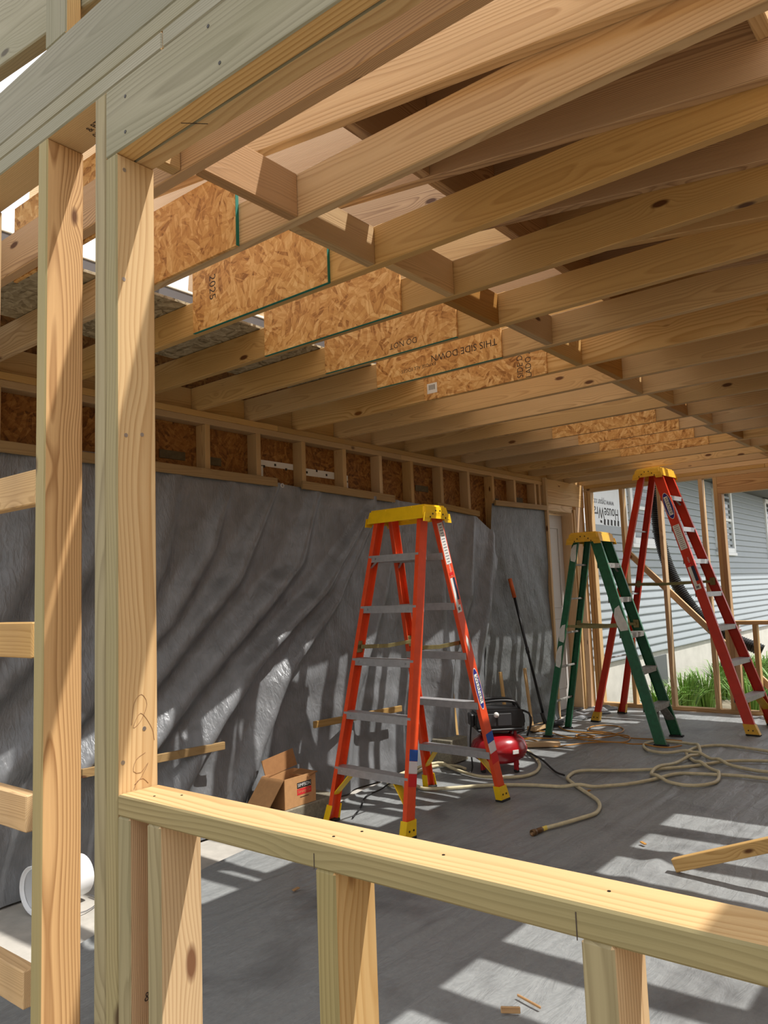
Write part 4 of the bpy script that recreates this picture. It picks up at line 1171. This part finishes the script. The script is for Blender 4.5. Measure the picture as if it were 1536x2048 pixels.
def blades(name, mat, c, n, h, spread, wdt, seed, label, cat, group, kind=None, droop=1.0):
    rnd = random.Random(seed)
    vv = []; ff = []
    for k in range(n):
        a = rnd.uniform(0, 6.283); r0 = rnd.uniform(0, spread * 0.35); L = h * rnd.uniform(0.6, 1.15)
        out = spread * rnd.uniform(0.3, 1.1)
        dx, dy = math.cos(a), math.sin(a)
        px, py = -dy * wdt / 2, dx * wdt / 2
        b = len(vv)
        for s in range(5):
            t = s / 4
            rr = r0 + out * t ** 1.5
            z = L * (t - 0.42 * droop * t ** 3)
            wv = 1 - 0.9 * t ** 2
            x, y = c[0] + dx * rr, c[1] + dy * rr
            vv.append((x + px * wv, y + py * wv, c[2] + z)); vv.append((x - px * wv, y - py * wv, c[2] + z))
        for s in range(4):
            ff.append((b + 2 * s, b + 2 * s + 1, b + 2 * s + 3, b + 2 * s + 2))
    o = meshobj(name, None, mat, vv, ff)
    return tag(o, label, cat, group, kind)
rnd = random.Random(3)
ncl = 0
for k in range(14):
    y = 8.02 + (k % 7) * 0.82 + (0.41 if k >= 7 else 0.0)
    x = -3.18 if k < 7 else -2.34
    blades('daylily', M_LEAF, (x, y, -0.30), 150, rnd.uniform(0.65, 0.9), 0.36, 0.022, k, ('green clump of arching daylily leaves close to the house foundation', 'green clump of arching daylily leaves in the outer row')[k // 7], 'plant', ('daylily clumps along the foundation', 'outer row of daylily clumps')[k // 7])
vv = []; ff = []
for k in range(6000):
    x = rnd.uniform(-1.85, 2.5); y = 7.62 + 2.6 * rnd.random()
    a = rnd.uniform(0, 6.283); h = rnd.uniform(0.10, 0.34); wd = 0.006
    b = len(vv)
    lx, ly = rnd.uniform(-.1, .1), rnd.uniform(-.1, .1)
    vv += [(x - wd * math.cos(a), y - wd * math.sin(a), -0.30), (x + wd * math.cos(a), y + wd * math.sin(a), -0.30), (x + lx, y + ly, -0.30 + h)]
    ff.append((b, b + 1, b + 2))
tag(meshobj('lawn_grass', None, M_LEAFD, vv, ff), 'long uncut grass growing outside beyond the far wall', 'grass', kind='stuff')
fw = thing('garden_flower', 'single pale pink lily bloom on a tall stem by the foundation', 'flower', (-2.76, 9.25, -0.30))
tube('stem', fw, M_LEAF, [(0, 0, 0), (0.02, 0.03, 0.5), (0.05, 0.08, 0.98)], 0.006, 6)
for k in range(9):
    a = k * 0.698
    slab('petal', fw, M_PETAL, (0.05 + 0.06 * math.cos(a), 0.08 + 0.06 * math.sin(a), 1.0 + 0.02 * math.sin(3 * a)), (math.cos(a), math.sin(a), 0.5 * math.sin(2 * a)), (0, 0, 1), (0.12, 0.03, 0.004), 0.001)
def bush(c, r, n, seed, label):
    rnd = random.Random(seed)
    vv = []; ff = []
    for k in range(n):
        u = V((rnd.gauss(0, 1), rnd.gauss(0, 1), rnd.gauss(0, 1))).normalized() * (rnd.random() ** 0.4)
        p = V(c) + V((u.x * r[0], u.y * r[1], u.z * r[2]))
        a = V((rnd.gauss(0, 1), rnd.gauss(0, 1), rnd.gauss(0, .6))).normalized(); b_ = a.cross(V((rnd.gauss(0, 1), 1, 0.3))).normalized()
        s = rnd.uniform(0.05, 0.10)
        b = len(vv)
        vv += [p - a * s, p + b_ * s * 0.4, p + a * s, p - b_ * s * 0.4]
        ff.append((b, b + 1, b + 2, b + 3))
    tag(meshobj('shrub', None, M_BUSH, vv, ff), label, 'shrub', 'shrubs beyond the far wall')
bush((-1.0, 14.2, 0.4), (0.9, 1.0, 0.8), 1800, 1, 'leafy green shrub beyond the far wall near the pipe end')
bush((-0.6, 11.5, 0.4), (0.9, 1.0, 0.9), 1800, 2, 'leafy green shrub beyond the far wall at the right edge')
